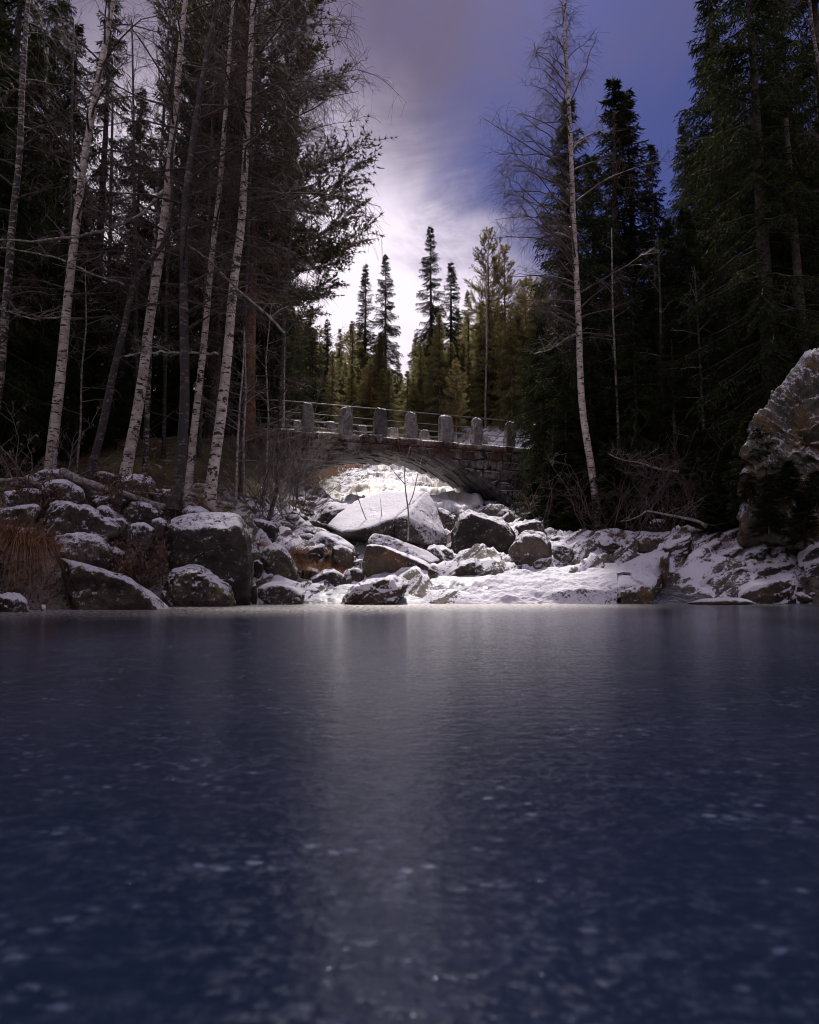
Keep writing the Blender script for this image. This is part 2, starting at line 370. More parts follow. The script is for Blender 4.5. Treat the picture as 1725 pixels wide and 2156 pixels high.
def _K(a, b):
    r = np.sqrt(((a[:, None] - b[None]) ** 2).sum(-1) + .25); return r
_n = len(_X); _A = np.zeros((_n + 3, _n + 3)); _A[:_n, :_n] = _K(_X, _X) - np.eye(_n) * .25
_Pm = np.c_[np.ones(_n), _X]; _A[:_n, _n:] = _Pm; _A[_n:, :_n] = _Pm.T
_w = np.linalg.solve(_A, np.r_[ctrl[:, 2], 0, 0, 0])
def Hb(x, y):
    x = np.atleast_1d(np.asarray(x, float)); y = np.atleast_1d(np.asarray(y, float)); out = np.empty(len(x))
    for i in range(0, len(x), 20000):
        q = np.c_[x[i:i + 20000], y[i:i + 20000]]
        out[i:i + 20000] = _K(q, _X) @ _w[:_n] + np.c_[np.ones(len(q)), q] @ _w[_n:]
    return out
def shore_y(x): return np.interp(x, [s[0] for s in SHORE], [s[1] for s in SHORE])
def river(x, y):
    """how rocky and snowy the ground is: 1 in the river bed and rocky banks, 0 on the forest floor"""
    c = np.interp(y, [12, 20, 28, 40, 47, 60], [0.5, 0.8, 1.2, 2.5, 7, 8]); wl = np.interp(y, [12, 17, 20, 28, 40, 47, 60], [12, 8, 5.5, 5.0, 7, 3, 3]); wr = np.interp(y, [12, 17.5, 19.5, 28, 40, 60], [14, 11, 6, 5.5, 8, 5])
    d = np.where(x < c, (c - x) / wl, (x - c) / wr)
    return 1 - sst(d, .8, 1.1)
def H(x, y, det=True):
    z = Hb(x, y)
    x = np.atleast_1d(x); y = np.atleast_1d(y)
    if det:
        P = np.c_[x, y, z * .5]; r = river(x, y)
        land = sst(z, -.2, .25) * (1 - .6 * sst(y, 60, 120))
        z = z + fbm(P * .45, 3, 5, .55) * (.25 - .15 * r) * land
        # ledges of tilted strata on the rocky banks
        e = x * .30 - y * .95; e1 = x * .95 + y * .30
        z0 = z; rg = 1 - np.abs(vn(np.c_[e * 1.9 + z0 * 2.6, e1 * .33, z0 * 0 + 3], 41)) * 2
        rg2 = 1 - np.abs(vn(np.c_[e * 4.3 + z0 * 5, e1 * .9, z0 * 0 + 8], 44)) * 2
        bl = vn(np.c_[x * 1.1, y * 1.1, z0 * 0], 47)
        z = z + r * land * sst(y, 13.8, 15.5) * (1 - .6 * sst(y, 26, 30)) * (rg * .22 + rg2 * .15 + np.floor(bl * 3) * .09)
    return z
def Hs(x, y): return float(H(np.array([x]), np.array([y]))[0])
def axis(lo, hi, fine_lo, fine_hi, step, grow=1.12):
    v = list(np.arange(fine_lo, fine_hi, step)); s = step; x = v[-1]
    while x < hi: s *= grow; x += s; v.append(x)
    s = step; x = v[0]; pre = []
    while x > lo: s *= grow; x -= s; pre.append(x)
    return np.array(pre[::-1] + v)
gx = axis(-260, 260, -12, 14, .085, 1.09); gy = axis(-45, 420, 10, 36, .095, 1.05)
GX, GY = np.meshgrid(gx, gy); X1, Y1 = GX.ravel(), GY.ravel()
Z1 = H(X1, Y1); nx, ny = len(gx), len(gy)
ii = np.arange(nx * ny).reshape(ny, nx)
Fq = np.stack([ii[:-1, :-1], ii[:-1, 1:], ii[1:, 1:], ii[1:, :-1]], -1).reshape(-1, 4)

def ground_mat():
    m, t, b = new_mat('ground'); g = N(t, 'ShaderNodeNewGeometry'); pos = g.outputs['Position']
    at_ = N(t, 'ShaderNodeAttribute', attribute_name='rocky')
    a = noise_n(t, pos, 1.2, 6, .65, .3); c = noise_n(t, pos, 8, 6, .7)
    rock = mix_n(t, ramp_n(t, c, .4, .62), (0.045, 0.037, 0.033), (0.15, 0.125, 0.105))
    rock = mix_n(t, math_n(t, 'MULTIPLY', ramp_n(t, noise_n(t, pos, 1.6, 5, .6, .4, loc=(3, 5, 1)), .52, .66), .12), rock, (0.16, 0.09, 0.05))
    s, sp = snow_mask(t, pos, .66, .80, .9, 2.9)
    rock = mix_n(t, s, rock, SNOW)
    fl = mix_n(t, ramp_n(t, a, .38, .6), (0.045, 0.03, 0.018), (0.10, 0.085, 0.025))
    fl = mix_n(t, ramp_n(t, c, .5, .7), fl, (0.12, 0.07, 0.035))
    fl = mix_n(t, math_n(t, 'MULTIPLY', ramp_n(t, noise_n(t, pos, 2.4, 5, .7, loc=(2, 2, 2)), .60, .68), .7), fl, (0.5, 0.47, 0.5))
    Lk(t, mix_n(t, at_.outputs['Fac'], fl, rock), b.inputs['Base Color']); b.inputs['Roughness'].default_value = .85
    bump(t, b, math_n(t, 'ADD', c, math_n(t, 'MULTIPLY', noise_n(t, pos, 30, 4, .7), .5)), .9, .06); return m
gm = mesh('ground', np.c_[X1, Y1, Z1], Fq, ground_mat())
at_ = gm.attributes.new('rocky', 'FLOAT', 'POINT'); at_.data.foreach_set('value', (river(X1, Y1) * (.25 + .75 * sst(X1 + (Y1 - 14) * .25, -4.2, -2.2))).astype(np.float32))
tag(link('ground', gm), kind='structure')

# ------------------------------------------------------------------ pool ice
def ice_mat():
    m, t, b = new_mat('pool_ice'); g = N(t, 'ShaderNodeNewGeometry'); pos = g.outputs['Position']
    fr = N(t, 'ShaderNodeAttribute', attribute_name='frost').outputs['Fac']
    a = noise_n(t, pos, 1.0, 4, .6, .3, sc=(14, 20, 1)); c = noise_n(t, pos, 1.0, 4, .65, .1, sc=(48, 60, 1)); d = noise_n(t, pos, .5, 3, .5, .3); e = noise_n(t, pos, 1.0, 4, .6, .6, sc=(2.2, 2.2, 1), loc=(4, 2, 0))
    patch = math_n(t, 'MULTIPLY', ramp_n(t, math_n(t, 'ADD', math_n(t, 'MULTIPLY', a, .55), math_n(t, 'MULTIPLY', c, .45)), .47, .60), ramp_n(t, e, .36, .6, .35, 1))
    vo = N(t, 'ShaderNodeTexVoronoi'); vo.inputs['Scale'].default_value = 24.0; mq = N(t, 'ShaderNodeMapping'); Lk(t, pos, mq.inputs[0]); mq.inputs[3].default_value = (1.0, 1.5, 1.0); Lk(t, mq.outputs[0], vo.inputs['Vector'])
    vcs = N(t, 'ShaderNodeSeparateColor'); Lk(t, vo.outputs['Color'], vcs.inputs[0])
    glint_flake = math_n(t, 'MULTIPLY', math_n(t, 'MULTIPLY', ramp_n(t, math_n(t, 'ADD', vo.outputs['Distance'], math_n(t, 'MULTIPLY', math_n(t, 'SUBTRACT', c, .5), 1.6)), .44, .08), vcs.outputs[0]), ramp_n(t, math_n(t, 'ADD', math_n(t, 'MULTIPLY', noise_n(t, pos, 1.0, 4, .6, .3, sc=(3, 4, 1), loc=(5, 1, 0)), 1.0), 0), .47, .62))
    col = mix_n(t, ramp_n(t, d, .35, .65), (0.003, 0.006, 0.017), (0.007, 0.009, 0.024))
    col = mix_n(t, math_n(t, 'MULTIPLY', patch, .13), col, (0.028, 0.034, 0.075))
    col = mix_n(t, math_n(t, 'MULTIPLY', glint_flake, .5), col, (0.065, 0.078, 0.15))  # glints painted into the ice colour as paler blue flecks
    fm = math_n(t, 'MULTIPLY', fr, ramp_n(t, a, .38, .62, .25, 1))
    col = mix_n(t, fm, col, (0.62, 0.58, 0.56))
    Lk(t, col, b.inputs['Base Color'])
    rg = math_n(t, 'ADD', ramp_n(t, c, .35, .65, .06, .19), math_n(t, 'MULTIPLY', fm, .4))
    Lk(t, math_n(t, 'ADD', math_n(t, 'ADD', rg, math_n(t, 'MULTIPLY', glint_flake, .22)), math_n(t, 'MULTIPLY', patch, .08)), b.inputs['Roughness']); b.inputs['IOR'].default_value = 1.31
    h = math_n(t, 'ADD', math_n(t, 'MULTIPLY', a, 1.0), math_n(t, 'MULTIPLY', c, .45))
    h = math_n(t, 'ADD', h, math_n(t, 'MULTIPLY', noise_n(t, pos, 1.0, 4, .6, sc=(1.6, 2.6, 1)), 1.2))
    h = math_n(t, 'ADD', h, math_n(t, 'MULTIPLY', glint_flake, .22))
    bump(t, b, h, .55, .005); b.inputs['Specular IOR Level'].default_value = .42; b.inputs['Specular Tint'].default_value = (.70, .78, 1.0, 1); return m
ix = axis(-45, 45, -9, 9, .25, 1.15); iy = axis(-30, 15.5, 8, 15.3, .12, 1.12); iy = iy[iy < 15.4]
IX, IY = np.meshgrid(ix, iy); xi, yi = IX.ravel(), IY.ravel(); nx, ny = len(ix), len(iy)
jj = np.arange(nx * ny).reshape(ny, nx)
im = mesh('ice', np.c_[xi, yi, np.zeros(len(xi))], np.stack([jj[:-1, :-1], jj[:-1, 1:], jj[1:, 1:], jj[1:, :-1]], -1).reshape(-1, 4), ice_mat())
dsh = shore_y(xi) - yi
fr = .05 * np.exp(-np.maximum(dsh, 0) / 4.0) + (1 - sst(dsh, .2, np.interp(xi, [-12, -6, -2, 3, 5, 12], [4.0, 5.5, 6.2, 5.2, 2.5, 1.0]) + .01)) * np.interp(xi, [-12, -4, 0, 3, 5, 12], [.45, .6, .95, .9, .4, .2])
a_ = im.attributes.new('frost', 'FLOAT', 'POINT'); a_.data.foreach_set('value', fr.astype(np.float32))
tag(link('frozen_water', im), kind='structure')

# ------------------------------------------------------------------ rocks
_sph = {}
def sphere(sub):
    if sub not in _sph:
        bm = bmesh.new(); bmesh.ops.create_icosphere(bm, subdivisions=sub, radius=1)
        V = np.array([v.co[:] for v in bm.verts]); V /= np.linalg.norm(V, axis=1, keepdims=True)
        F = np.array([[v.index for v in f.verts] for f in bm.faces]); bm.free(); _sph[sub] = (V, F)
    return _sph[sub]
def hull_planes(P):
    bm = bmesh.new(); vs = [bm.verts.new(p) for p in P]
    bmesh.ops.convex_hull(bm, input=vs); bm.normal_update()
    Nn = np.array([f.normal[:] for f in bm.faces]); Pc = np.array([f.calc_center_median()[:] for f in bm.faces]); bm.free()
    return Nn, Pc
def blob(P, sub=5, p=22, seed=0, amp=.06, strata=None, samp=.04, sfreq=6, cuts=0):
    """rounded convex body through the points P, roughened; strata = normal of the layering"""
    P = np.asarray(P, float); c = P.mean(0); Nn, Pc = hull_planes(P)
    d = ((Pc - c) * Nn).sum(1); flip = d < 0; Nn[flip] *= -1; d = np.abs(d); d = np.maximum(d, 1e-3)
    size = np.linalg.norm(P - c, axis=1).mean()
    rs = np.random.RandomState(seed + 5)
    if cuts:
        for _ in range(cuts):
            n_ = rs.normal(size=3); n_[1] -= .6; n_ /= np.linalg.norm(n_); sup = ((P - c) @ n_).max()
            Nn = np.vstack([Nn, n_]); d = np.r_[d, sup * rs.uniform(.72, .9)]
    D, F = sphere(sub)
    q = (D @ Nn.T) / d[None]; q = np.maximum(q, 0)
    qm = q.max(1); r = 1 / (qm * ((q / qm[:, None]) ** p).sum(1) ** (1 / p))
    V = D * r[:, None]
    k = 1 / max(size, .05)
    f1 = fbm(V * k * 1.3 + seed * 3.7, seed, 5, .55); f2 = np.abs(fbm(V * k * 2.7 + seed, seed + 3, 4, .55))
    disp = size * amp * (f1 * .9 - f2 * .9)
    if strata is not None:
        s_ = np.asarray(strata, float); s_ /= np.linalg.norm(s_)
        qq = (V @ s_) * sfreq + fbm(V * k * 1.2, seed + 11, 3) * .55
        saw = qq - np.floor(qq); disp += size * samp * (saw ** 1.5 - .5) * (.6 + .8 * vn(V * k * 1.5, seed + 20))
    V = V + D * disp[:, None]
    return V + c, F
ROCK_VERTS = []
def rock_parts(spec, conv, Y, th=None, fs=.72, dn=.06, bury=.25, sub=5, **kw):
    """spec: silhouette points in the photograph; the body gets real thickness th around depth Y"""
    px = np.array([conv(*p[:2]) for p in spec]); dyv = np.array([p[2] if len(p) > 2 else 0 for p in spec])
    wpx = np.ptp(px[:, 0]); hpx = np.ptp(px[:, 1]); cx, cy = px.mean(0)
    th = th or .42 * wpx / FOC * Y
    P = []
    for (x, y), d in zip(px, dyv): P.append(at(x, y, Y + d))
    for (x, y), d in zip(px, dyv):
        P.append(at(cx + (x - cx) * fs, cy + (y - cy) * fs + hpx * dn, Y - th))
        P.append(at(cx + (x - cx) * .7, cy + (y - cy) * .75 + hpx * .1, Y + th * 1.1))
    P = np.array(P)
    low = P[:, 2] < P[:, 2].min() + .3 * np.ptp(P[:, 2]); P[low, 2] -= bury
    return P
def finish_rock(name, parts, mat, label, cat='boulder', group=None):
    V, F = join(parts); b = np.array([V[:, 0].mean(), V[:, 1].mean(), V[:, 2].min()])
    o = link(name, mesh(name, V - b, F, M[mat]), None, b); tag(o, label, cat, group)
    ROCK_VERTS.append((V[:, 0].mean(), V[:, 1].mean(), V[:, 2].max()))
    return o
seedc = [10]
def rock(conv, Y, pts, mat, label, name='boulder', cat='boulder', sub=5, group=None, **kw):
    seedc[0] += 1
    g = {k: kw.pop(k) for k in list(kw) if k in ('p', 'amp', 'strata', 'samp', 'sfreq', 'cuts', 'seed')}
    P = rock_parts(pts, conv, Y, **kw); g.setdefault('seed', seedc[0]); g.setdefault('cuts', 4); g['amp'] = g.get('amp', .06) * 1.25
    return finish_rock(name, [blob(P, sub, **g)], mat, label, cat, group)
def rock3(conv, Y, lists, mat, label, name='boulder', cat='boulder', sub=6, **g):
    """hulls given by explicit points (x, y, dy) each"""
    seedc[0] += 1; g.setdefault('seed', seedc[0])
    parts = []
    for pts in lists:
        P = np.array([at(*conv(a, b_), Y + d) for a, b_, d in pts]); parts.append(blob(P, sub, **g))
    return finish_rock(name, parts, mat, label, cat)

# left bank
rock(c1, 10.6, [(-40, 1075), (0, 1065), (130, 1068), (200, 1110), (250, 1180), (240, 1205), (0, 1215), (-40, 1210)], 'rock_bright', 'low snowy rock at the ice edge below the red grass', amp=.09)
rock(c1, 10.8, [(282, 1140), (318, 1138), (342, 1190), (278, 1195)], 'rock_bright', 'fist sized snowy stone beside the grass tussock at the ice edge', name='stone', cat='stone', sub=4)
rock(c1, 12.0, [(380, 800), (520, 825), (640, 890), (800, 915), (950, 985), (1100, 1080), (1240, 1160), (1230, 1180), (480, 1200), (400, 1000)], 'rock_moss', 'long mossy boulder sloping down to a point on the ice', sub=6, amp=.06, fs=.86, dn=.05, th=.8)
rock(c1, 13.3, [(1130, 960), (1190, 890), (1290, 862), (1380, 870), (1480, 930), (1600, 1000), (1660, 1080), (1670, 1160), (1200, 1168), (1120, 1080)], 'rock_moss', 'round domed boulder with snow, moss and lichen in front of the big dark block', sub=6, amp=.07, strata=(.6, -.2, .7), samp=.03, sfreq=7)
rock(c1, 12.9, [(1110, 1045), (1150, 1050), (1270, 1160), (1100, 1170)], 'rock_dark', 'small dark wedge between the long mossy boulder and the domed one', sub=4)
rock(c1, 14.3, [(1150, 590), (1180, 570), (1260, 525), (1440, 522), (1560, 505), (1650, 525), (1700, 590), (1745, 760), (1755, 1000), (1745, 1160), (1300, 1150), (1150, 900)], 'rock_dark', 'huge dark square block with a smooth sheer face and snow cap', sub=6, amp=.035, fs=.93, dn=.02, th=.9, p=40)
rock(c1, 13.2, [(350, 680), (430, 655), (580, 645), (660, 665), (740, 700), (810, 800), (800, 880), (700, 900), (560, 860), (400, 830)], 'rock_moss', 'mossy overhanging slab above the long mossy boulder', amp=.08, fs=.8)
rock(c1, 14.3, [(250, 600), (330, 420), (420, 395), (560, 450), (640, 500), (740, 560), (880, 600), (870, 690), (760, 720), (500, 690), (300, 680)], 'rock', 'large dark boulder with a snowy back in the middle of the left pile', sub=6, amp=.09, cuts=2, fs=.8)
rock(c1, 15.3, [(260, 340), (350, 285), (460, 275), (560, 325), (605, 380), (600, 450), (450, 440), (280, 410)], 'rock_bright', 'snow capped boulder under the upper end of the fallen log', amp=.06, fs=.85)
rock(c1, 15.7, [(130, 310), (165, 262), (205, 243), (270, 290), (262, 345), (150, 350)], 'rock_dark', 'small round bare rock at the top left of the pile', sub=4, amp=.05)
rock(c1, 15.0, [(0, 385), (60, 360), (250, 348), (340, 352), (330, 470), (100, 470), (0, 470)], 'rock', 'long low rock with a snow lip left of the log', amp=.09, fs=.85)
rock(c1, 16.8, [(228, 245), (290, 220), (400, 218), (480, 240), (440, 300), (250, 295)], 'rock_bright', 'topmost flat rock of the left pile where the log rests', amp=.07)
rock(c1, 14.9, [(630, 490), (700, 460), (760, 470), (825, 530), (800, 560), (680, 560)], 'rock_bright', 'rounded snowy cap among the stones below the log', sub=4)
rock(c1, 15.5, [(610, 430), (720, 385), (800, 375), (875, 450), (830, 525), (650, 480)], 'rock', 'angular snowy stone directly under the fallen log', amp=.08)
rock(c1, 16.4, [(730, 335), (850, 260), (960, 243), (1050, 258), (1095, 330), (1090, 400), (1000, 400), (870, 385)], 'rock_moss', 'frosty yellow mossed boulder behind the fallen log', amp=.06)
rock(c1, 15.2, [(840, 520), (900, 440), (1000, 428), (1080, 470), (1150, 520), (1130, 590), (870, 590)], 'rock_dark', 'dark rounded rock where the lower end of the log lands', amp=.06)
rock(c1, 15.4, [(1240, 505), (1290, 462), (1400, 470), (1490, 520), (1460, 545), (1260, 545)], 'rock_bright', 'low snowy rock behind the square block at the foot of the birches', amp=.06)
rock(c1, 14.4, [(700, 570), (850, 545), (890, 585), (900, 650), (740, 640)], 'rock', 'snow dusted stone at the right end of the large dark boulder', amp=.08)
rock(c1, 13.9, [(-30, 480), (100, 470), (290, 455), (310, 520), (200, 580), (-30, 570)], 'rock', 'snowy ledge rock at the left edge above the red grass', amp=.1)
rock(c1, 11.6, [(-60, 730), (10, 730), (45, 770), (40, 860), (-60, 900)], 'rock_bright', 'snowy rock cut off by the left edge beside the red grass', amp=.07)
rock(c1, 17.6, [(650, 235), (700, 222), (830, 262), (800, 310), (660, 295)], 'rock', 'flat rock with thin snow behind the log near the leaning dark trunk', sub=4)
rock(c1, 17.5, [(-30, 310), (60, 290), (150, 272), (160, 340), (-30, 360)], 'rock_bright', 'snow covered ridge rock at the far left behind the small round rock', sub=4)
rock(c1, 16.0, [(1100, 345), (1180, 350), (1210, 440), (1120, 440)], 'rock', 'small stone left of the mossy stump base', sub=4)
rock(c1, 14.0, [(1040, 560), (1110, 540), (1160, 575), (1150, 640), (1050, 640)], 'rock_moss', 'small moss topped stone among the dead leaves left of the square block', sub=4)
rock(c1, 12.9, [(740, 750), (800, 740), (880, 790), (870, 860), (780, 860)], 'rock', 'snow streaked stone in the leaf filled gap right of the mossy slab', sub=4)
rock(c1, 13.4, [(880, 590), (1000, 575), (1080, 620), (1060, 700), (900, 690)], 'rock_bright', 'snowy stone half hidden by brown dead leaves', sub=4)
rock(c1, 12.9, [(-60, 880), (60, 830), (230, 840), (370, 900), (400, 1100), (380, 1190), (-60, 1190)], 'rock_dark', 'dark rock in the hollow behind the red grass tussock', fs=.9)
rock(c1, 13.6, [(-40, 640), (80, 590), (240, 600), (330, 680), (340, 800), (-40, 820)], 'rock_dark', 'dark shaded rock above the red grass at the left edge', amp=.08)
rock(c1, 15.6, [(500, 560), (640, 530), (740, 600), (720, 680), (520, 660)], 'rock_dark', 'dark stone wedged under the large dark boulder', sub=4)
# centre
rock(c2, 14.4, [(172, 1125), (220, 1098), (300, 1093), (390, 1118), (442, 1160), (430, 1205), (175, 1212)], 'rock_bright', 'low snow covered boulder at the ice edge right of the square block', amp=.05)
rock(c2, 15.6, [(185, 960), (200, 915), (230, 885), (300, 888), (350, 930), (400, 1030), (408, 1115), (200, 1118)], 'rock_moss', 'upright rounded boulder with mossy snow next to the rust red plants', amp=.05)
rock(c2, 15.8, [(440, 1080), (520, 1030), (590, 1022), (650, 1070), (655, 1115), (445, 1120)], 'rock_dark', 'dark wedge rock standing in the small left ice shelf', amp=.05, p=40)
rock(c2, 14.4, [(590, 1175), (640, 1112), (800, 1060), (950, 1048), (1008, 1072), (970, 1135), (900, 1192), (700, 1210), (610, 1205)], 'rock_slab', 'streaked leaning rock with diagonal snow bands at the centre of the ice edge', sub=6, amp=.06, strata=(-.55, -.2, .8), samp=.085, sfreq=6.5, fs=.8, th=.55)
rock3(c2, 16.4, [[(722, 1020, -.5), (748, 905, -.5), (830, 905, -.6), (920, 955, -.6), (1040, 995, -.6), (1125, 1050, -.4), (1000, 1065, -.6), (745, 1080, -.5),
                  (722, 1020, .6), (760, 890, .5), (900, 915, .5), (1100, 990, .5), (1130, 1050, .5), (745, 1080, .5)],
                 [(752, 880, .1), (790, 840, .3), (870, 850, .3), (960, 890, .4), (1080, 935, .4), (1152, 985, .3), (1100, 1000, 0), (900, 975, 0), (790, 925, 0),
                  (760, 1000, .4), (1100, 1040, .5), (800, 850, 1.0), (960, 900, 1.1), (1130, 990, 1.0), (800, 1000, 1.0)]],
      'rock_rust', 'two tiered brown boulder split by a snowy step in front of the giant slab', amp=.035, p=45)
rock(c2, 17.3, [(1055, 912), (1110, 892), (1160, 925), (1200, 990), (1150, 1000), (1090, 960)], 'rock_bright', 'left one of two small leaning slabs behind the tiered boulder', name='rock_slab', amp=.04, p=40, th=.4)
rock(c2, 17.7, [(1105, 895), (1150, 892), (1210, 930), (1272, 988), (1200, 998), (1150, 950)], 'rock_bright', 'right one of two small leaning slabs touching the black boulder', name='rock_slab', amp=.04, p=40, th=.4)
rock3(c2, 19.5, [[(525, 800, -.6), (620, 838, -1.4), (740, 815, -1.5), (900, 757, -1.3), (985, 690, -.5), (1068, 613, .6), (850, 608, 1.8), (700, 655, 1.5), (600, 730, .8), (640, 880, -1.0), (900, 890, -1.2), (700, 900, .8), (1080, 860, .8)],
                 [(900, 757, -1.35), (985, 690, -.55), (1070, 613, .55), (1108, 665, .4), (1122, 760, 0), (1182, 850, -.3), (1180, 912, -.4), (1090, 905, -1.0), (900, 880, -1.3), (960, 750, -1.3), (1000, 800, 1.2), (1150, 850, 1.2)]],
      'rock_bright', 'giant tilted slab with a wide snow white top under the bridge', name='rock_slab', cat='boulder', sub=6, amp=.025, p=50, strata=(-.5, -.3, .8), samp=.012, sfreq=3)
rock(c2, 18.8, [(1188, 880), (1200, 830), (1240, 740), (1300, 708), (1400, 750), (1500, 775), (1562, 850), (1530, 930), (1500, 995), (1250, 990), (1195, 940)], 'rock_dark', 'big black angular boulder right of the giant slab', sub=6, amp=.05, p=40, fs=.88, dn=.02, th=1.0, cuts=2)
rock(cd_, 17.3, [(1064, 1165), (1070, 1145), (1080, 1130), (1110, 1112), (1145, 1118), (1165, 1145), (1168, 1180), (1075, 1185)], 'rock_moss', 'frosted round boulder with yellow moss right of the black boulder', amp=.07)
rock(c2, 20.8, [(408, 830), (440, 770), (520, 685), (600, 652), (695, 688), (620, 760), (530, 830), (470, 860)], 'rock', 'snow speckled grey boulder behind the left shoulder of the giant slab', amp=.07, sub=5)
rock(c2, 17.8, [(388, 900), (420, 850), (500, 808), (620, 848), (700, 890), (732, 945), (680, 985), (560, 1000), (400, 980)], 'rock_bright', 'snowy mound with straw grass in front of the giant slab', amp=.05)
rock(c2, 16.5, [(1150, 1032), (1240, 1000), (1320, 963), (1385, 985), (1435, 1035), (1300, 1060), (1160, 1060)], 'rock', 'low pointed dark rock on the snowy shelf before the black boulder', amp=.08, strata=(-.5, -.2, .8), samp=.06, sfreq=8)
rock(c2, 19.0, [(285, 768), (320, 780), (402, 850), (392, 890), (300, 890)], 'rock_bright', 'triangular snow slab behind the upright mossy boulder', name='rock_slab', amp=.04, p=40)
rock(c2, 17.3, [(128, 760), (150, 745), (240, 760), (290, 790), (302, 875), (160, 915), (130, 840)], 'rock_dark', 'dark rooted rock behind the right corner of the square block', amp=.06)
rock(c2, 18.4, [(70, 715), (100, 690), (160, 685), (212, 720), (200, 760), (80, 760)], 'rock', 'snowy stone behind the square block under the bare bushes', amp=.06)
rock(c2, 20.2, [(285, 725), (370, 708), (412, 730), (412, 800), (330, 800)], 'rock_dark', 'dark rock under the overhanging branch left of the slab', amp=.05)
rock(c2, 21.5, [(185, 645), (230, 628), (262, 690), (240, 710), (190, 705)], 'rock', 'small pale stone among the bushes below the left end of the bridge', sub=4)
rock(c2, 21, [(1115, 690), (1180, 705), (1235, 745), (1215, 850), (1180, 880), (1130, 760)], 'rock_moss', 'mossy rock wedged in the dark gap between slab and black boulder', amp=.06)
rock(c2, 18.8, [(1520, 800), (1560, 785), (1640, 762), (1690, 770), (1725, 830), (1600, 840)], 'rock', 'crumbly snowy rock right behind the black boulder', amp=.08)
rock(c2, 16.2, [(676, 985), (700, 968), (745, 975), (745, 1000), (690, 1010)], 'rock_bright', 'small snowy stone left of the tiered boulder', sub=4, name='stone', cat='stone')
rock(c2, 15.9, [(655, 1030), (690, 1010), (740, 1035), (745, 1075), (670, 1070)], 'rock', 'small snow dusted stone at the foot of the tiered boulder', sub=4, name='stone', cat='stone')
rock(c2, 15.2, [(150, 985), (180, 975), (205, 1000), (200, 1040), (155, 1040)], 'rock_dark', 'dark stone squeezed between square block and upright boulder', sub=4, name='stone', cat='stone')
rock(c2, 14.0, [(140, 1110), (165, 1090), (175, 1150), (172, 1215), (140, 1215)], 'rock_dark', 'narrow wet dark stone at the right foot of the square block', sub=4, name='stone', cat='stone')
rock(c2, 22.5, [(400, 700), (440, 690), (480, 720), (470, 760), (410, 770)], 'rock_dark', 'dark blocky stone left of the speckled grey boulder', sub=4)
rock(c2, 16.6, [(560, 905), (620, 895), (690, 930), (690, 985), (570, 990)], 'rock', 'stone with straw tufts at the foot of the snowy mound', sub=4, amp=.09)
# snow covered rock apron
# right bank
SL = dict(cuts=0, strata=(-.42, -.35, .84), samp=.075, sfreq=5.5, p=40)
rock3(c3, 15.4, [[(300, 915, -.5), (540, 868, -.8), (750, 868, -.7), (752, 978, -.7), (300, 980, -.6), (545, 980, -.8), (560, 728, 1.2), (700, 668, 1.5), (838, 642, 1.7), (846, 700, 1.3), (805, 785, .3), (380, 850, .3), (760, 975, .6), (360, 970, .6), (700, 900, 1.6)]],
      'rock_slab', 'large slab with diagonal snow bands and a broken end at the ice', name='rock_slab', amp=.06, strata=(-.42, -.35, .84), samp=.10, sfreq=6, seed=7)
rock(c3, 14.75, [(555, 900), (600, 880), (690, 868), (748, 872), (752, 975), (555, 978)], 'rock_rust', 'squared orange brown block under the end of the large banded slab', sub=5, p=50, fs=.95, dn=.0, th=.25, amp=.05)
rock(c3, 15.9, [(790, 700), (815, 655), (842, 645), (850, 690), (845, 770), (818, 860), (790, 830)], 'rock_rust', 'thin upright fin of brown rock behind the orange ended slab', name='rock_slab', sub=4, p=40, th=.5)
rock(c3, 16.4, [(1000, 815), (1060, 765), (1120, 738), (1300, 700), (1580, 685), (1625, 750), (1600, 790), (1250, 858), (1050, 850)], 'rock_slab', 'wide striped slab in the middle of the right bank', name='rock_slab', sub=6, amp=.06, fs=.97, dn=.34, th=1.0, **SL)
rock(c3, 15.2, [(1240, 870), (1350, 812), (1480, 790), (1585, 783), (1615, 830), (1625, 975), (1300, 985), (1240, 930)], 'rock_slab', 'snow striped slab at the ice edge near the right corner', name='rock_slab', sub=6, amp=.06, fs=.95, dn=.22, th=.7, **SL)
rock(c3, 15.2, [(1625, 725), (1700, 690), (1790, 670), (1800, 960), (1665, 980), (1640, 860)], 'rock_slab', 'slab cut off by the right edge of the photo at the ice', name='rock_slab', amp=.06, fs=.9, **SL)
rock(c3, 14.5, [(915, 978), (960, 958), (1040, 940), (1150, 940), (1260, 936), (1340, 955), (1405, 980), (1100, 985)], 'rock_rust', 'flat thin orange brown stone lying at the ice edge', name='rock_slab', sub=4, amp=.06, bury=.1)
rock(c3, 17.0, [(975, 735), (1030, 650), (1110, 588), (1165, 590), (1120, 650), (1060, 710), (995, 750)], 'rock_slab', 'narrow slab leaning up right of the fin rock', name='rock_slab', amp=.05, **SL)
rock(c3, 17.2, [(800, 630), (880, 590), (985, 556), (992, 600), (950, 710), (860, 720), (840, 650)], 'rock_slab', 'blocky slab with rusty broken side above the fin rock', name='rock_slab', amp=.06, **SL)
rock(c3, 20.0, [(700, 540), (725, 495), (760, 470), (840, 475), (860, 580), (720, 590)], 'rock_moss', 'grey lichen boulder under the bare snow lined branch', amp=.06)
rock(c3, 19.2, [(830, 590), (900, 522), (990, 538), (1000, 580), (900, 620), (840, 620)], 'rock_moss', 'frosted round boulder right of the grey lichen boulder', amp=.06)
rock(c3, 18.8, [(140, 585), (190, 558), (260, 590), (288, 630), (280, 660), (170, 640)], 'rock_bright', 'round snow capped rock right of the yellow mossed boulder', amp=.05)
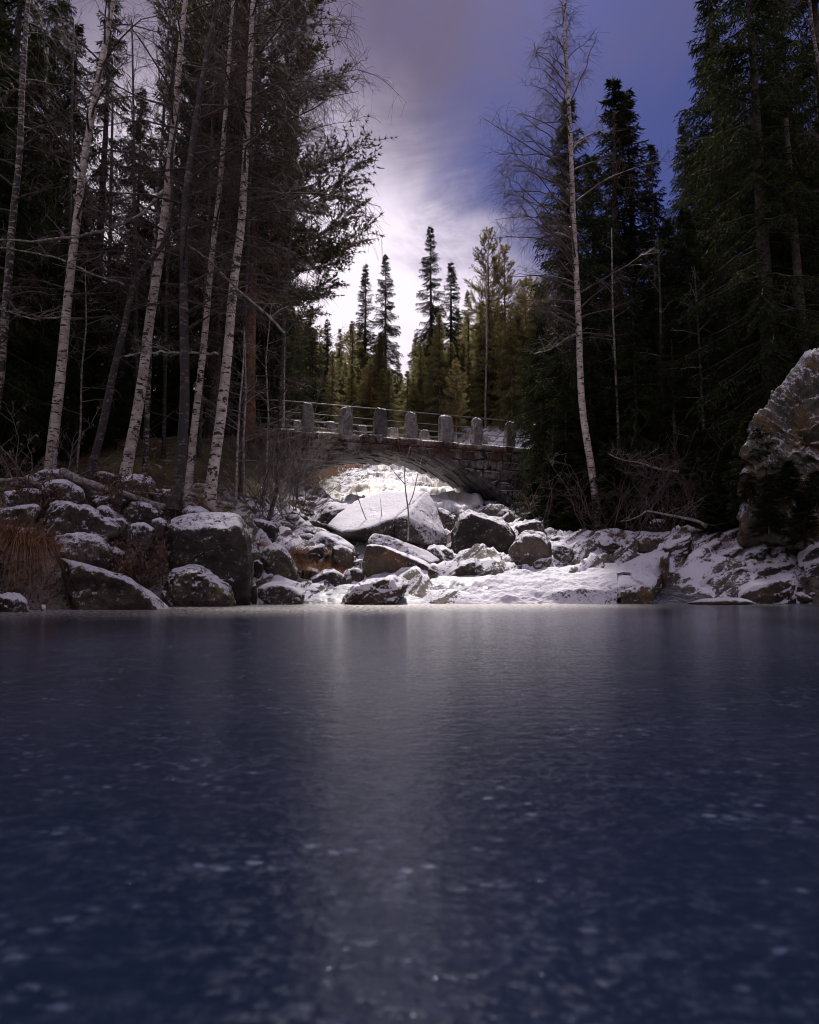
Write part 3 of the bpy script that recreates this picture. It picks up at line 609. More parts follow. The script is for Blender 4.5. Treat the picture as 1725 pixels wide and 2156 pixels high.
rock(c3, 17.6, [(150, 660), (180, 590), (260, 620), (295, 665), (280, 710), (160, 710)], 'rock_bright', 'white rounded hump below the snow capped rock', amp=.05)
rock(c3, 18.2, [(430, 610), (470, 565), (540, 600), (615, 645), (580, 680), (440, 670)], 'rock_slab', 'small peaked slab on the middle of the right bank', name='rock_slab', amp=.06, **SL)
rock(c3, 17.0, [(20, 730), (90, 690), (170, 690), (150, 740), (120, 780), (30, 780)], 'rock_bright', 'low snowy rock at the top of the smooth ledge', amp=.06)
rock(c3, 17.0, [(310, 730), (370, 690), (440, 680), (440, 720), (350, 760)], 'rock_rust', 'small rusty rock breaking the snow above the ledge', amp=.09)
rock(c3, 17.4, [(1495, 545), (1540, 512), (1560, 545), (1550, 600), (1500, 595)], 'rock_rust', 'small upright brown stone standing on the right slope', sub=4, name='stone', cat='stone')
rock(c3, 17.9, [(650, 600), (700, 575), (790, 585), (800, 620), (660, 630)], 'rock_moss', 'flat mossy stone among the red leaves on the right bank', sub=4)
rock(c3, 20.5, [(1190, 440), (1240, 410), (1290, 450), (1280, 520), (1200, 510)], 'rock_dark', 'brown block half buried under the mossy cliff foot', sub=4)
rock(c3, 16.4, [(1380, 680), (1460, 630), (1580, 605), (1620, 640), (1600, 690), (1450, 700)], 'rock_rust', 'rusty slab above the wide striped slab', name='rock_slab', amp=.06, **SL)
rock(c3, 16.9, [(1590, 560), (1650, 500), (1700, 545), (1690, 600), (1610, 600)], 'rock_rust', 'dark jagged block near the right edge of the slope', sub=4, amp=.09)
# the many look-alike slabs of the upper right slope
rnd = random.Random(4)
UP = [(1100, 560, 18.6), (1200, 540, 18.4), (1290, 560, 17.8), (1350, 500, 18.6), (1440, 460, 18.8), (1540, 430, 18.8), (1640, 430, 18.4), (1250, 620, 17.4), (1380, 590, 17.2), (1460, 530, 17.8), (1560, 480, 18), (1690, 490, 17.4), (1180, 660, 17), (1330, 650, 16.8), (1680, 640, 16.0), (1720, 560, 16.6), (1170, 480, 19.6), (1580, 380, 19.6), (1300, 460, 19.4)]
for i, (x, y, Y) in enumerate(UP):
    Y -= .35
    L_ = rnd.uniform(70, 115); q = rnd.uniform(18, 34)
    pts = [(x - L_, y + L_ * .42), (x - L_ * .3, y - q * .1), (x + L_ * .7, y - L_ * .38), (x + L_, y - L_ * .32), (x + L_ * .8, y + q * .6), (x, y + q * 1.5), (x - L_ * .8, y + L_ * .55)]
    rock(c3, Y, pts, 'rock_slab', 'diagonal snow striped slab on the upper right slope', name='rock_slab', group='look-alike slabs of the upper right slope', amp=.07, strata=(-.42, -.35, .84), samp=.09, sfreq=7, p=35, fs=.95, dn=.25, th=.6, cuts=0)

# mossy cliff at the right
rock(cd_, 16.2, [(1490, 1190), (1515, 1080), (1535, 980), (1552, 900), (1580, 810), (1635, 735), (1695, 668), (1780, 620), (1900, 620), (1950, 1000), (1900, 1190), (1700, 1200)], 'cliff', 'steep mossy rock face with frost and orange patches at the right edge', name='mossy_rock_face', cat='cliff', sub=7, amp=.13, p=10, cuts=0, fs=.93, dn=.0, th=.8, strata=(.5, .3, .8), samp=.03, sfreq=6)

rock(c2, 16.9, [(400, 960), (440, 905), (520, 890), (560, 930), (560, 1000), (420, 1010)], 'rock', 'stone wrapped in matted dead grass beside the snowy mound', amp=.09)
rock(c2, 16.0, [(395, 1060), (420, 1015), (480, 1010), (530, 1050), (520, 1090), (400, 1090)], 'rock_dark', 'dark stone between the upright boulder and the dark wedge rock', sub=4)
# small loose stones filling the gaps
rs = np.random.RandomState(3)
sv = []
for k in range(420):
    x = rs.uniform(-9, 12); y = rs.uniform(14.3, 24)
    if river(np.array([x]), np.array([y]))[0] < .5: continue
    if y < 18.2 and -1.2 < x < 7: continue
    r = rs.uniform(.05, .2) * (1 + .4 * (y > 18)); D, F = sphere(2)
    V = D * (1 + .35 * fbm(D * 1.5 + k, k % 50, 2)[:, None]) * r * np.array([1.3, 1, .7]); z = Hb(x, y)[0]
    sv.append((V + [x, y, z + r * .2 - .03], F))
V, F = join(sv); tag(link('rubble', mesh('rubble', V, F, M['rock'])), 'loose snow dusted stones between the boulders', 'rubble', kind='stuff')

# ------------------------------------------------------------------ ice shelves and frozen fall
def flow_mat(name, deep=(0.16, 0.17, 0.21), white=(0.72, 0.72, 0.80), lo=.42, hi=.62, rough=.3, warm=0):
    m, t, b = new_mat(name); g = N(t, 'ShaderNodeNewGeometry'); pos = g.outputs['Position']
    a = noise_n(t, pos, 1.0, 5, .6, .4, sc=(1.6, 3, 3)); c = noise_n(t, pos, 12, 5, .65)
    sp = N(t, 'ShaderNodeSeparateXYZ'); Lk(t, g.outputs['Normal'], sp.inputs[0])
    f = math_n(t, 'ADD', math_n(t, 'ADD', math_n(t, 'MULTIPLY', a, .6), math_n(t, 'MULTIPLY', c, .4)), math_n(t, 'MULTIPLY', math_n(t, 'SUBTRACT', sp.outputs[2], .7), .3))
    f = ramp_n(t, f, lo, hi)
    col = mix_n(t, f, deep, white)
    if warm: col = mix_n(t, math_n(t, 'MULTIPLY', ramp_n(t, noise_n(t, pos, .7, 3, .5), .5, .62), warm), col, (0.72, 0.62, 0.46))
    Lk(t, col, b.inputs['Base Color'])
    Lk(t, ramp_n(t, f, 0, 1, rough, .75), b.inputs['Roughness']); b.inputs['IOR'].default_value = 1.31
    bump(t, b, math_n(t, 'ADD', a, math_n(t, 'MULTIPLY', c, .5)), .5, .05); return m
M['shelf'] = flow_mat('shelf_ice', (0.15, 0.155, 0.19), (0.55, 0.55, 0.62), .42, .72)
M['fall'] = flow_mat('fall_ice', (0.55, 0.58, 0.62), (0.88, 0.87, 0.92), .30, .50, .35, warm=.5)
M['stream'] = flow_mat('stream_ice', (0.06, 0.065, 0.08), (0.30, 0.30, 0.35), .5, .8, .2)
def sheet(name, conv, rows, nu, nv, mat, thick, disp, label, cat):
    """rows: list of polylines of (x, y, Y) from near to far, lofted to a smooth skin with side and front thickness"""
    R = []
    for r in rows:
        P = np.array([at(*conv(a, b_), Yv) for a, b_, Yv in r]); R.append(resample(P, nu))
    R = np.array(R); t = np.linspace(0, len(R) - 1, nv); i0 = np.minimum(t.astype(int), len(R) - 2); f = (t - i0)[:, None, None]; f = f * f * (3 - 2 * f) * .5 + f * .5
    G = R[i0] * (1 - f) + R[i0 + 1] * f
    U, Vv = np.meshgrid(np.linspace(0, 1, nu), np.linspace(0, 1, nv))
    G = disp(G, U, Vv)
    top = G.reshape(-1, 3); bot = top - [0, 0, thick]
    ii = np.arange(nu * nv).reshape(nv, nu); o = nu * nv
    F1 = np.stack([ii[:-1, :-1], ii[:-1, 1:], ii[1:, 1:], ii[1:, :-1]], -1).reshape(-1, 4)
    edge = np.concatenate([ii[0, :], ii[1:, -1], ii[-1, :-1][::-1], ii[1:-1, 0][::-1]]); e2 = np.roll(edge, -1)
    F2 = np.stack([edge + o, e2 + o, e2, edge], -1)
    V = np.vstack([top, bot]); b = np.array([V[:, 0].mean(), V[:, 1].mean(), V[:, 2].min()])
    ob = link(name, mesh(name, V - b, [np.concatenate([F1, F1[:, ::-1] + o, F2])], M[mat]), None, b); return tag(ob, label, cat)
def d_shelf(G, U, Vv):
    P = G.reshape(-1, 3).copy(); n = fbm(P * [1.5, 2.2, 2], 31, 5, .55).reshape(U.shape)
    G = G.copy(); G[..., 2] += n * .05
    # the hollow where the water has run under the ice
    c = at(940, 1240, 14.9); rr = ((G[..., 0] - c[0]) / .42) ** 2 + ((G[..., 1] - c[1]) / .55) ** 2
    G[..., 2] -= .30 * np.exp(-rr * 1.2) * (1 + .4 * fbm(P * 5, 5, 3).reshape(U.shape)); return G
sheet('ice_shelf', cd_, [[(640, 1276, 14.25), (800, 1276, 14.25), (900, 1276, 14.25), (1010, 1276, 14.25)],
                         [(640, 1268, 14.4), (800, 1262, 14.5), (900, 1258, 14.6), (1010, 1262, 14.6)],
                         [(700, 1240, 15.0), (820, 1232, 15.1), (930, 1232, 15.2), (1040, 1225, 15.3)],
                         [(800, 1210, 15.8), (860, 1208, 16), (950, 1206, 16.3), (1060, 1204, 16.5)],
                         [(800, 1203, 17.4), (860, 1200, 17.6), (950, 1198, 17.8), (1080, 1196, 18)]], 150, 130, 'shelf', .4, d_shelf,
      'grey frozen spillway with a dimpled hollow beside the streaked rock', 'ice shelf')
def d_led(G, U, Vv):
    P = G.reshape(-1, 3); G = G.copy(); e = P[:, 0] * .3 - P[:, 1] * .95; rg = 1 - np.abs(vn(np.c_[e * 2.4, P[:, 0] * .5, P[:, 2]], 91)) * 2
    G[..., 2] += (fbm(P * [1.1, 1.6, 2], 93, 5, .6) * .09 + rg * .05).reshape(U.shape) * np.clip(Vv * 5, .15, 1); return G
sheet('rock_ledge', cd_, [[(955, 1277, 14.2), (1050, 1277, 14.25), (1150, 1277, 14.3), (1300, 1277, 14.5)], [(965, 1262, 14.5), (1050, 1256, 14.55), (1150, 1254, 14.6), (1300, 1240, 14.7)],
                          [(985, 1238, 15.0), (1070, 1230, 15.1), (1170, 1226, 15.2), (1300, 1212, 15.4)], [(1040, 1216, 15.8), (1100, 1209, 16), (1180, 1205, 16.2), (1300, 1196, 16.4)],
                          [(1060, 1204, 16.8), (1110, 1199, 17), (1190, 1195, 17.2), (1300, 1180, 17.4)]], 160, 130, 'rock_bright', .4, d_led,
      'broad smooth snow covered ledge sloping to the ice right of centre', 'rock ledge')
def d_small(G, U, Vv):
    G = G.copy(); G[..., 2] += fbm(G.reshape(-1, 3) * 1.8, 12, 4).reshape(U.shape) * .03; return G
sheet('ice_shelf', c2, [[(380, 1222, 14.25), (500, 1222, 14.25), (640, 1222, 14.25)], [(400, 1190, 14.7), (500, 1188, 14.8), (640, 1185, 14.8)],
                        [(400, 1122, 16.2), (500, 1118, 16.4), (660, 1116, 16.4)], [(400, 1110, 17), (520, 1090, 17.4), (760, 1070, 17.4)]], 70, 60, 'shelf', .4, d_small,
      'small flat shelf of grey ice between the low snowy boulder and the streaked rock', 'ice shelf')
sheet('frozen_stream', c3, [[(745, 985, 14.6), (850, 985, 14.6), (950, 985, 14.6), (1250, 980, 14.7)], [(750, 930, 15), (850, 930, 15.1), (1000, 920, 15.1), (1270, 925, 15.2)],
                            [(790, 880, 15.6), (880, 870, 15.7), (1050, 862, 15.8), (1290, 865, 16)], [(820, 800, 16.4), (880, 790, 16.6), (1010, 800, 16.7), (1050, 850, 16.7)], [(835, 765, 17.2), (880, 762, 17.4), (980, 765, 17.5), (1020, 790, 17.5)]],
      90, 80, 'stream', .4, d_small, 'smooth dark grey tongue of frozen stream between the right slabs', 'ice flow')

def terr(G, U, Vv):
    G = G.copy(); z = G[..., 2]; P = G.reshape(-1, 3)
    q = z * 1.35 + fbm(P * [.45, .2, .3], 61, 3).reshape(U.shape) * .8 + U * 1.2
    k = np.floor(q); f = q - k; st = (k + sst(f, .25, .8)) / 1.35
    dz = st - (q / 1.35); G[..., 2] += dz * .85 + .25
    flute = np.abs(fbm(np.c_[P[:, 0] * 3.2, P[:, 1] * .35, P[:, 2] * .3], 71, 4)).reshape(U.shape)
    G[..., 1] -= flute * .45; G[..., 2] += fbm(P * 1.3, 73, 4).reshape(U.shape) * .14 + .05
    e = np.minimum(np.minimum(U, 1 - U) / .08, 1); G[..., 2] -= (1 - e) ** 2 * .7
    return G
fall = sheet('frozen_waterfall', c2, [[(560, 770, 25), (700, 760, 25), (900, 760, 25), (1150, 740, 25.5), (1330, 740, 26)],
                               [(580, 690, 29), (700, 680, 29), (900, 680, 29.5), (1130, 685, 29.5), (1400, 690, 30)],
                               [(640, 650, 31.5), (760, 625, 32), (950, 630, 32.5), (1130, 640, 32.5), (1400, 635, 33)],
                               [(690, 590, 35), (800, 560, 35.5), (960, 560, 36), (1130, 600, 35), (1330, 600, 36)],
                               [(760, 520, 38.5), (830, 500, 39), (960, 500, 39.5), (1080, 510, 38.5), (1250, 540, 39)],
                               [(810, 450, 42.5), (870, 440, 43), (960, 440, 43.5), (1050, 460, 43), (1150, 480, 43)],
                               [(850, 400, 47), (900, 395, 47), (960, 395, 47), (1030, 400, 47), (1100, 420, 47)]], 240, 260, 'fall', .5, terr,
      'frozen white waterfall stepping down the slope behind the arch', 'frozen waterfall')
# icicles hanging at the right of the fall
fb = np.array(fall.location)
for k in range(34):
    x = 1140 + k * 4.6 + rnd.uniform(-2, 2); P0 = at(*c2(x, 560 + (x - 1140) * .55 + rnd.uniform(-6, 6)), 33.2 + rnd.uniform(-.4, .4)); L_ = rnd.uniform(.5, 1.5)
    pts = [P0 + [0, 0, .15], P0 + [0, 0, -L_ * .3], P0 + [rnd.uniform(-.03, .03), 0, -L_ * .7], P0 + [0, 0, -L_]]
    Vt, Ft = one_tube(np.array(pts), [.12, .09, .05, .008], 7); link('icicle', mesh('icicle', Vt - fb, Ft, M['fall']), fall)

# ------------------------------------------------------------------ stone bridge
A0 = at(653, 905, 26); ang = math.radians(19.5)
TA = np.array([math.cos(ang), math.sin(ang), 0]); NB = np.array([-math.sin(ang), math.cos(ang), 0])
def bp(s, n, z): return np.array([A0[0], A0[1], 0]) + TA * s + NB * n + np.array([0, 0, z])
BW = 2.9; RC = 7.75; SC = 3.6; ZC = -1.95
def arch_z(s):
    q = RC * RC - (s - SC) ** 2
    return ZC + math.sqrt(q) if q > 0 else -99
bl = bp(3.6, BW / 2, 2.0)
bridge = empty('stone_bridge', bl, 'old stone arch bridge with granite posts and iron rails over the frozen stream', 'bridge')
def bpart(name, V, F, mat, smooth=False): return link(name, mesh(name, np.asarray(V) - bl, F, M[mat], smooth), bridge)
def jbox(s0, s1, n0, n1, zb, zt, j=.02, ch=.035, seed=0):
    """a dressed stone: box in bridge coordinates with jittered, chamfered corners; zb/zt are (left, right) heights"""
    r = np.random.RandomState(seed)
    cs = []
    for i, s in enumerate((s0, s1)):
        for n in (n0, n1):
            for z in (zb[i], zt[i]): cs.append([s, n, z])
    cs = np.array(cs) + r.uniform(-j, j, (8, 3)); c = cs.mean(0)
    V = []
    for q in cs:
        for ax in range(3):
            v = q.copy(); dd = c - q
            for o in range(3):
                if o != ax: v[o] += np.sign(dd[o]) * min(ch * r.uniform(.6, 1.6), abs(dd[o]) * .45)
            V.append(v)
    P = np.array([bp(*v) for v in V])
    bm = bmesh.new(); vs = [bm.verts.new(p) for p in P]; bmesh.ops.convex_hull(bm, input=vs)
    bm.verts.ensure_lookup_table(); bm.verts.index_update()
    Vv = np.array([v.co[:] for v in bm.verts]); Ff = np.array([[v.index for v in f.verts] for f in bm.faces]); bm.free()
    return Vv, Ff
S0, S1 = -1.3, 13.5; DECK = 6.02
# core behind the facing stones
ss = np.linspace(S0, S1, 121); Vc = []
for s in ss:
    zb = arch_z(s); zb = zb + .10 if zb > 1.2 else 1.0
    for n in (.10, BW - .10):
        Vc.append(bp(s, n, zb)); Vc.append(bp(s, n, DECK - .02))
Vc = np.array(Vc); q = []
for i in range(120):
    a = i * 4; b_ = a + 4
    q += [[a, b_, b_ + 1, a + 1], [a + 2, a + 3, b_ + 3, b_ + 2], [a + 1, b_ + 1, b_ + 3, a + 3], [a, a + 2, b_ + 2, b_]]
bpart('masonry_core', Vc, np.array(q), 'core')
# facing, course by course, both faces
rb = random.Random(11); k = 0
for (n0, n1, front) in ((0, .34, True), (BW - .34, BW, False)):
    z = DECK
    course = 0
    while z > 2.0:
        h = rb.uniform(.34, .50)
        s = S0 + rb.uniform(0, .5)
        while s < S1:
            wd = rb.choice([rb.uniform(.3, .55), rb.uniform(.5, 1.15)]) if front else rb.uniform(.7, 1.2)
            e = min(s + wd, S1); mid = (s + e) / 2
            az = [arch_z(s), arch_z(e), arch_z(mid)]
            zb = [z - h, z - h]
            if max(az) > 0:
                for i in (0, 1):
                    if az[i] > zb[i]: zb[i] = az[i] + .02
            g = .014
            if not (min(z - zb[0], z - zb[1]) < .05 and max(z - zb[0], z - zb[1]) < .12) and (az[2] < z - .05):
                zb = [min(v, z - .04) for v in zb]
                if front or (e > -1 and s < 9 and course < 3):
                    pr = rb.uniform(-.05, .09)
                    V, F = jbox(s + g, e - g, n0 - (pr if front else 0), n1 + (0 if front else pr), [v + g for v in zb], [z - g + rb.uniform(-.06, .0), z - g + rb.uniform(-.06, .0)], .035, .06, k); k += 1
                    bpart('stone', V, F, 'wallstone')
            s = e
        z -= h; course += 1
# coping course with posts standing on it
for n0, n1, rear in ((-.10, .46, False), (BW - .46, BW + .10, True)):
    s = S0
    while s < S1:
        wd = rb.uniform(.55, 1.1); e = min(s + wd, S1)
        V, F = jbox(s + .012, e - .012, n0 + rb.uniform(-.05, .03), n1, [DECK + .004] * 2, [DECK + rb.uniform(.2, .30)] * 2, .02, .05, k); k += 1
        bpart('coping_stone', V, F, 'coping'); s = e
# deck
V, F = jbox(S0, S1, .46, BW - .46, [DECK - .01] * 2, [DECK + .12] * 2, 0, .02, 1); bpart('deck', V, F, 'coping')
# soffit: rough flagstones lining the vault, laid in staggered rows
a0 = math.acos(min(1, (-2.6 - SC) / RC)); a1 = math.acos((10.1 - SC) / RC)
NA, NN = 27, 9
for i in range(NA):
    t0 = a0 + (a1 - a0) * i / NA; t1 = a0 + (a1 - a0) * (i + 1) / NA
    for j in range(NN + (i % 2)):
        n0 = (j - (.5 if i % 2 else 0)) * (BW / NN); n1 = n0 + BW / NN; n0 = max(n0, 0.02); n1 = min(n1, BW - .02)
        if n1 - n0 < .1: continue
        r = np.random.RandomState(i * 50 + j)
        V = []
        lift = r.uniform(.0, .07)
        for tt, ex in ((t0, .0), (t1, .13)):
            for nn_ in (n0 + .012, n1 - .012):
                for rr_ in (RC + .14, RC - lift - ex + r.uniform(-.012, .012)):
                    tq = tt + (.0015 if tt == t0 else -.0015) + r.uniform(-.003, .003)
                    V.append(bp(SC + rr_ * math.cos(tq), nn_ + r.uniform(-.02, .02), ZC + rr_ * math.sin(tq)))
        bm = bmesh.new(); vs = [bm.verts.new(p) for p in V]; bmesh.ops.convex_hull(bm, input=vs); bm.verts.index_update()
        Vv = np.array([v.co[:] for v in bm.verts]); Ff = np.array([[v.index for v in f.verts] for f in bm.faces]); bm.free()
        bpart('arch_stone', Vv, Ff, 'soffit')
# posts
def post(s, n, h, wd, sd_):
    r = np.random.RandomState(sd_); P = []
    z0 = DECK + .1; lx, ly = r.normal(0, .03), r.normal(0, .03)
    for z, f in ((0, 1.0), (h * .55, .97), (h * .93, .90), (h, .66)):
        for a, b_ in ((-1, -1), (1, -1), (1, 1), (-1, 1)):
            P.append(bp(s + lx * z + a * wd / 2 * f + r.uniform(-.04, .04), n + ly * z + b_ * wd * .42 * f + r.uniform(-.04, .04), z0 + z + r.uniform(-.05, .04)))
    return blob(P, 4, p=90, seed=sd_, amp=.075)
PS = [0, 1.42, 2.85, 4.27, 5.79, 7.18, 8.71, 10.1, 11.5]
HP = [1.30, 1.30, 1.32, 1.28, 1.29, 1.28, 1.28, 1.25, 1.2]
for i, s in enumerate(PS):
    V, F = post(s, .18, HP[i], [.47, .51, .52, .51, .52, .46, .44, .48, .48][i], 100 + i)
    bpart('post', V, F, 'post', True)
    V, F = post(s + .0, BW - .18, 1.22, .42, 200 + i); bpart('post', V, F, 'post', True)
def rail(pts, r): 
    P = resample(np.array(pts), 40); V, F = one_tube(P, np.full(len(P), r), 7); bpart('rail', V, F, 'rail', True)
rail([bp(-3.4, .18, 7.40), bp(0, .10, 7.43), bp(5, .12, 7.42), bp(12.5, .18, 7.44)], .018)
for n_, hs in ((.18, (.32, .60, .88)), (BW - .18, (.32, .62, .95))):
    for q_, hh in enumerate(hs):
        rail([bp(-3.4, n_, DECK + .1 + hh), bp(1, n_, DECK + .1 + hh + .015), bp(4, n_, DECK + .1 + hh - .012), bp(8, n_, DECK + .1 + hh + .01), bp(12.5, n_, DECK + .1 + hh)], .012)
rail([bp(-3.4, BW - .18, 7.30), bp(12.5, BW - .18, 7.32)], .016)

def blades(n, fn, wdt=.006, segs=4, seed=0):
    """grass blades: fn(rs) -> base, direction, length, droop"""
    rs = np.random.RandomState(seed); Vs, F = [], []
    for i in range(n):
        b, d, L_, dr = fn(rs); d = np.array(d) / np.linalg.norm(d); side = np.cross(d, [0, .3, 1]); side /= np.linalg.norm(side) + 1e-6
        w_ = wdt * rs.uniform(.6, 1.3)
        for k in range(segs + 1):
            t = k / segs; p = b + d * L_ * t + np.array([0, 0, -dr * L_ * t * t]); ww = w_ * (1 - t * .85)
            Vs += [p - side * ww, p + side * ww]
            if k: o = len(Vs) - 4; F.append([o, o + 1, o + 3, o + 2])
    return np.array(Vs), np.array(F)
# dry grass on the coping
def fn(rs):
    s = rs.choice([rs.uniform(-2.6, 6), rs.uniform(.3, 1.2), rs.uniform(2.9, 4.2), rs.uniform(4.4, 5.2)]); b = bp(s, rs.uniform(0, .6), DECK + .22)
    return b, (rs.normal() * .5, rs.normal() * .5, 1), rs.uniform(.08, .3), rs.uniform(.2, .7)
V, F = blades(1600, fn, .007, 3, 4); tag(link('grass', mesh('grass', V, F, M['grass_pale'], False)), 'short dry grass growing along the bridge edge', 'grass', kind='stuff')

def fnh(rs):
    s = rs.choice([-1.6, -.4, .9, 2.3, 3.4, 4.0, 5.2, 5.6, 6.6, 8.0]) + rs.normal() * .28; return bp(s, -.10 - rs.uniform(0, .04), DECK + rs.uniform(-.35, .24)), -NB * rs.uniform(.2, 1) + TA * rs.normal() * .5 + [0, 0, rs.uniform(-.6, .5)], rs.uniform(.06, .32), rs.uniform(.6, 1.8)
V, F = blades(2600, fnh, .010, 3, 14); tag(link('moss', mesh('moss', V, F, M['deadleaf'], False)), 'dark moss and roots hanging from the bridge edge', 'moss', kind='stuff')
def fnb(rs):
    while True:
        x = rs.uniform(-10, -3.2); y = rs.uniform(10.6, 17.5)
        if y > shore_y(x) + .15: break
    return np.array([x, y, Hb(x, y)[0] + .05]), (rs.normal() * .7, rs.normal() * .7, 1), rs.uniform(.08, .4), rs.uniform(.4, 1.2)
V, F = blades(6000, fnb, .011, 3, 15); tag(link('leaf_litter', mesh('leaf_litter', V, F, M['deadleaf'], False)), 'brown dead stems and leaves between the left boulders', 'leaf litter', kind='stuff')
# ------------------------------------------------------------------ trees
def unit(v): return v / (np.linalg.norm(v, axis=-1, keepdims=True) + 1e-9)
def tufts(P, D, L_, W, rs, n=3, spread=.7, droop=0.):
    """needle sprays: n slim triangles at each point P along direction D"""
    m = len(P); P = np.repeat(P, n, 0); D = np.repeat(D, n, 0)
    d = unit(D + rs.normal(0, spread, P.shape) + np.array([0, 0, -droop])); s = unit(np.cross(d, rs.normal(size=P.shape)))
    l = L_ * rs.uniform(.6, 1.35, (m * n, 1)); w_ = W * rs.uniform(.6, 1.3, (m * n, 1))
    V = np.stack([P - s * w_ * .5, P + s * w_ * .5, P + d * l], 1).reshape(-1, 3)
    return V, [np.arange(m * n * 3).reshape(-1, 3)]
def spruce_geo(Ht, R, seed, cs=.04, dens=1.0, droop=.35, sparse=0., fine=1.0, wf=1.0):
    rs = np.random.RandomState(seed); br = []; tips = []
    z = Ht * cs; P1 = []; PR = []
    TP, TD = [], []; SP = []; SRr = []
    while z < Ht * .985:
        t = z / Ht; nb = int(rs.choice([3, 4, 5]) * dens + .5)
        for _ in range(max(nb, 2)):
            if rs.uniform() < sparse: continue
            az = rs.uniform(0, 2 * PI); L_ = R * (1 - t) ** .82 * rs.uniform(.62, 1.15) + .05
            if t < .3: L_ *= .75 + .8 * t
            up = np.interp(t, [0, .5, .85, 1], [-.32, -.08, .30, .75]); k = 7; s = np.linspace(0, 1, k)
            r = L_ * s; zz = z + rs.uniform(-.1, .1) + L_ * (up * s - droop * s * s * 1.0 + .30 * np.maximum(s - .55, 0) ** 1.3 * 2)
            aa = az + rs.uniform(-.2, .2) * s
            P = np.stack([np.cos(aa) * r, np.sin(aa) * r, zz], 1); SP.append(P); SRr.append(np.interp(s, [0, 1], [.012 + .012 * L_, .004]))
            # side twigs
            nt_ = max(4, int(L_ / (.085 / fine))); st = np.linspace(.12, 1.0, nt_) + rs.uniform(-.03, .03, nt_); st = np.clip(st, .05, 1)
            B = np.stack([np.interp(st, s, P[:, i]) for i in range(3)], 1); T_ = unit(np.gradient(B, axis=0))
            for sg in (-1, 1):
                sd_ = np.stack([-T_[:, 1] * sg, T_[:, 0] * sg, T_[:, 2] * 0], 1); l = L_ * .34 * np.sin(np.clip(1.12 - st, 0, 1) * 1.5 + .25) * rs.uniform(.6, 1.2, nt_) + .06
                d = unit(T_ * .75 + unit(sd_) * .8 + np.array([0, 0, -.25 - droop * .6])); m_ = 5
                for q in range(1, m_ + 1):
                    TP.append(B + d * l[:, None] * (q - .6) / m_ + np.array([0, 0, -1]) * (l * (q / m_) ** 2 * .35)[:, None]); TD.append(d)
            TP.append(B); TD.append(T_)
        z += (.13 + .16 * (1 - t)) * (Ht / 14) ** .5 / max(dens, .5) * rs.uniform(.7, 1.3)
    TP = np.concatenate(TP); TD = np.concatenate(TD)
    nd = tufts(TP, TD, .15, .042 * wf, rs, 1, .38, .22)
    SPa = np.array(SP); SR = np.array(SRr)
    st_ = tubes(SPa, SR, 3)
    return nd, st_
def trunk_geo(P, r0, r1, sides=10, n=30, seed=0, lump=.08, pw=1.0):
    Q = resample(P, n); t = np.linspace(0, 1, n); R = r1 + (r0 - r1) * (1 - t) ** pw
    R[:3] *= [1.5, 1.2, 1.05]; V, F = one_tube(Q, R, sides)
    c = np.repeat(Q, sides, 0); d = V[:len(c)] - c
    V[:len(c)] = c + d * (1 + lump * fbm(V[:len(c)] * [6, 6, 3], seed, 3))[:, None]
    return V, F
class Proto: pass
def make_proto(kind, Ht, R, seed, **k):
    p = Proto(); p.H = Ht; nd, stk = spruce_geo(Ht, R, seed, **k)
    V, F = trunk_geo([(0, 0, -.6), (0, 0, Ht * .3), (.05, .02, Ht * .7), (0, 0, Ht)], Ht * .0125 + .03, .01, 8, 16, seed)
    p.kind = kind; p.trunk = mesh(kind + '_trunk', V, F, M['bark'])
    p.branches = mesh(kind + '_branches', *stk, M['bark']); p.crown = mesh(kind + '_crown', *nd, M['needle'], False)
    return p
def pine_geo(Ht, R, seed, c0=.35, n=80, m=6, tl=.12, tw=.026):
    rs = np.random.RandomState(seed); SP, SR, TP, TD = [], [], [], []
    for i in range(n):
        t = c0 + (1 - c0) * (i + rs.uniform()) / n; az = rs.uniform(0, 2 * PI); L_ = R * np.interp(t, [c0, c0 + .15, .75, 1], [.6, 1, .75, .12]) * rs.uniform(.6, 1.1)
        up = np.interp(t, [c0, .8, 1], [-.05, .35, 1.0]); k = 6; s = np.linspace(0, 1, k)
        aa = az + np.cumsum(rs.normal(0, .10, k)); P = np.stack([np.cos(aa) * L_ * s, np.sin(aa) * L_ * s, Ht * t + L_ * (up * s + .25 * s * s - .1 * np.sin(s * 3)) + np.cumsum(rs.normal(0, .03, k))], 1)
        SP.append(P); SR.append(np.linspace(.015 + .012 * L_, .006, k))
        nt_ = int(6 + L_ * 13); st = rs.uniform(.3, 1.0, nt_); B = np.stack([np.interp(st, s, P[:, j]) for j in range(3)], 1)
        T_ = unit(P[-1] - P[0])[None]; d = unit(T_ * .7 + rs.normal(0, .5, (nt_, 3)) * [1, 1, .45] + [0, 0, .25]); l = L_ * .25 * rs.uniform(.4, 1.2, nt_) + .08
        E = B + d * l[:, None]; mid = (B + E) / 2 + rs.normal(0, .02, B.shape)
        SP += list(np.stack([B + (E - B) * q for q in np.linspace(0, 1, k)], 1)); SR += [np.linspace(.009, .004, k)] * nt_
        for q in (.45, .65, .85, 1.0): TP.append(B + (E - B) * q); TD.append(d)
    TP = np.concatenate(TP); TD = np.concatenate(TD)
    return tufts(TP, TD, tl, tw, rs, m, .75), tubes(np.array(SP), np.array(SR), 3)
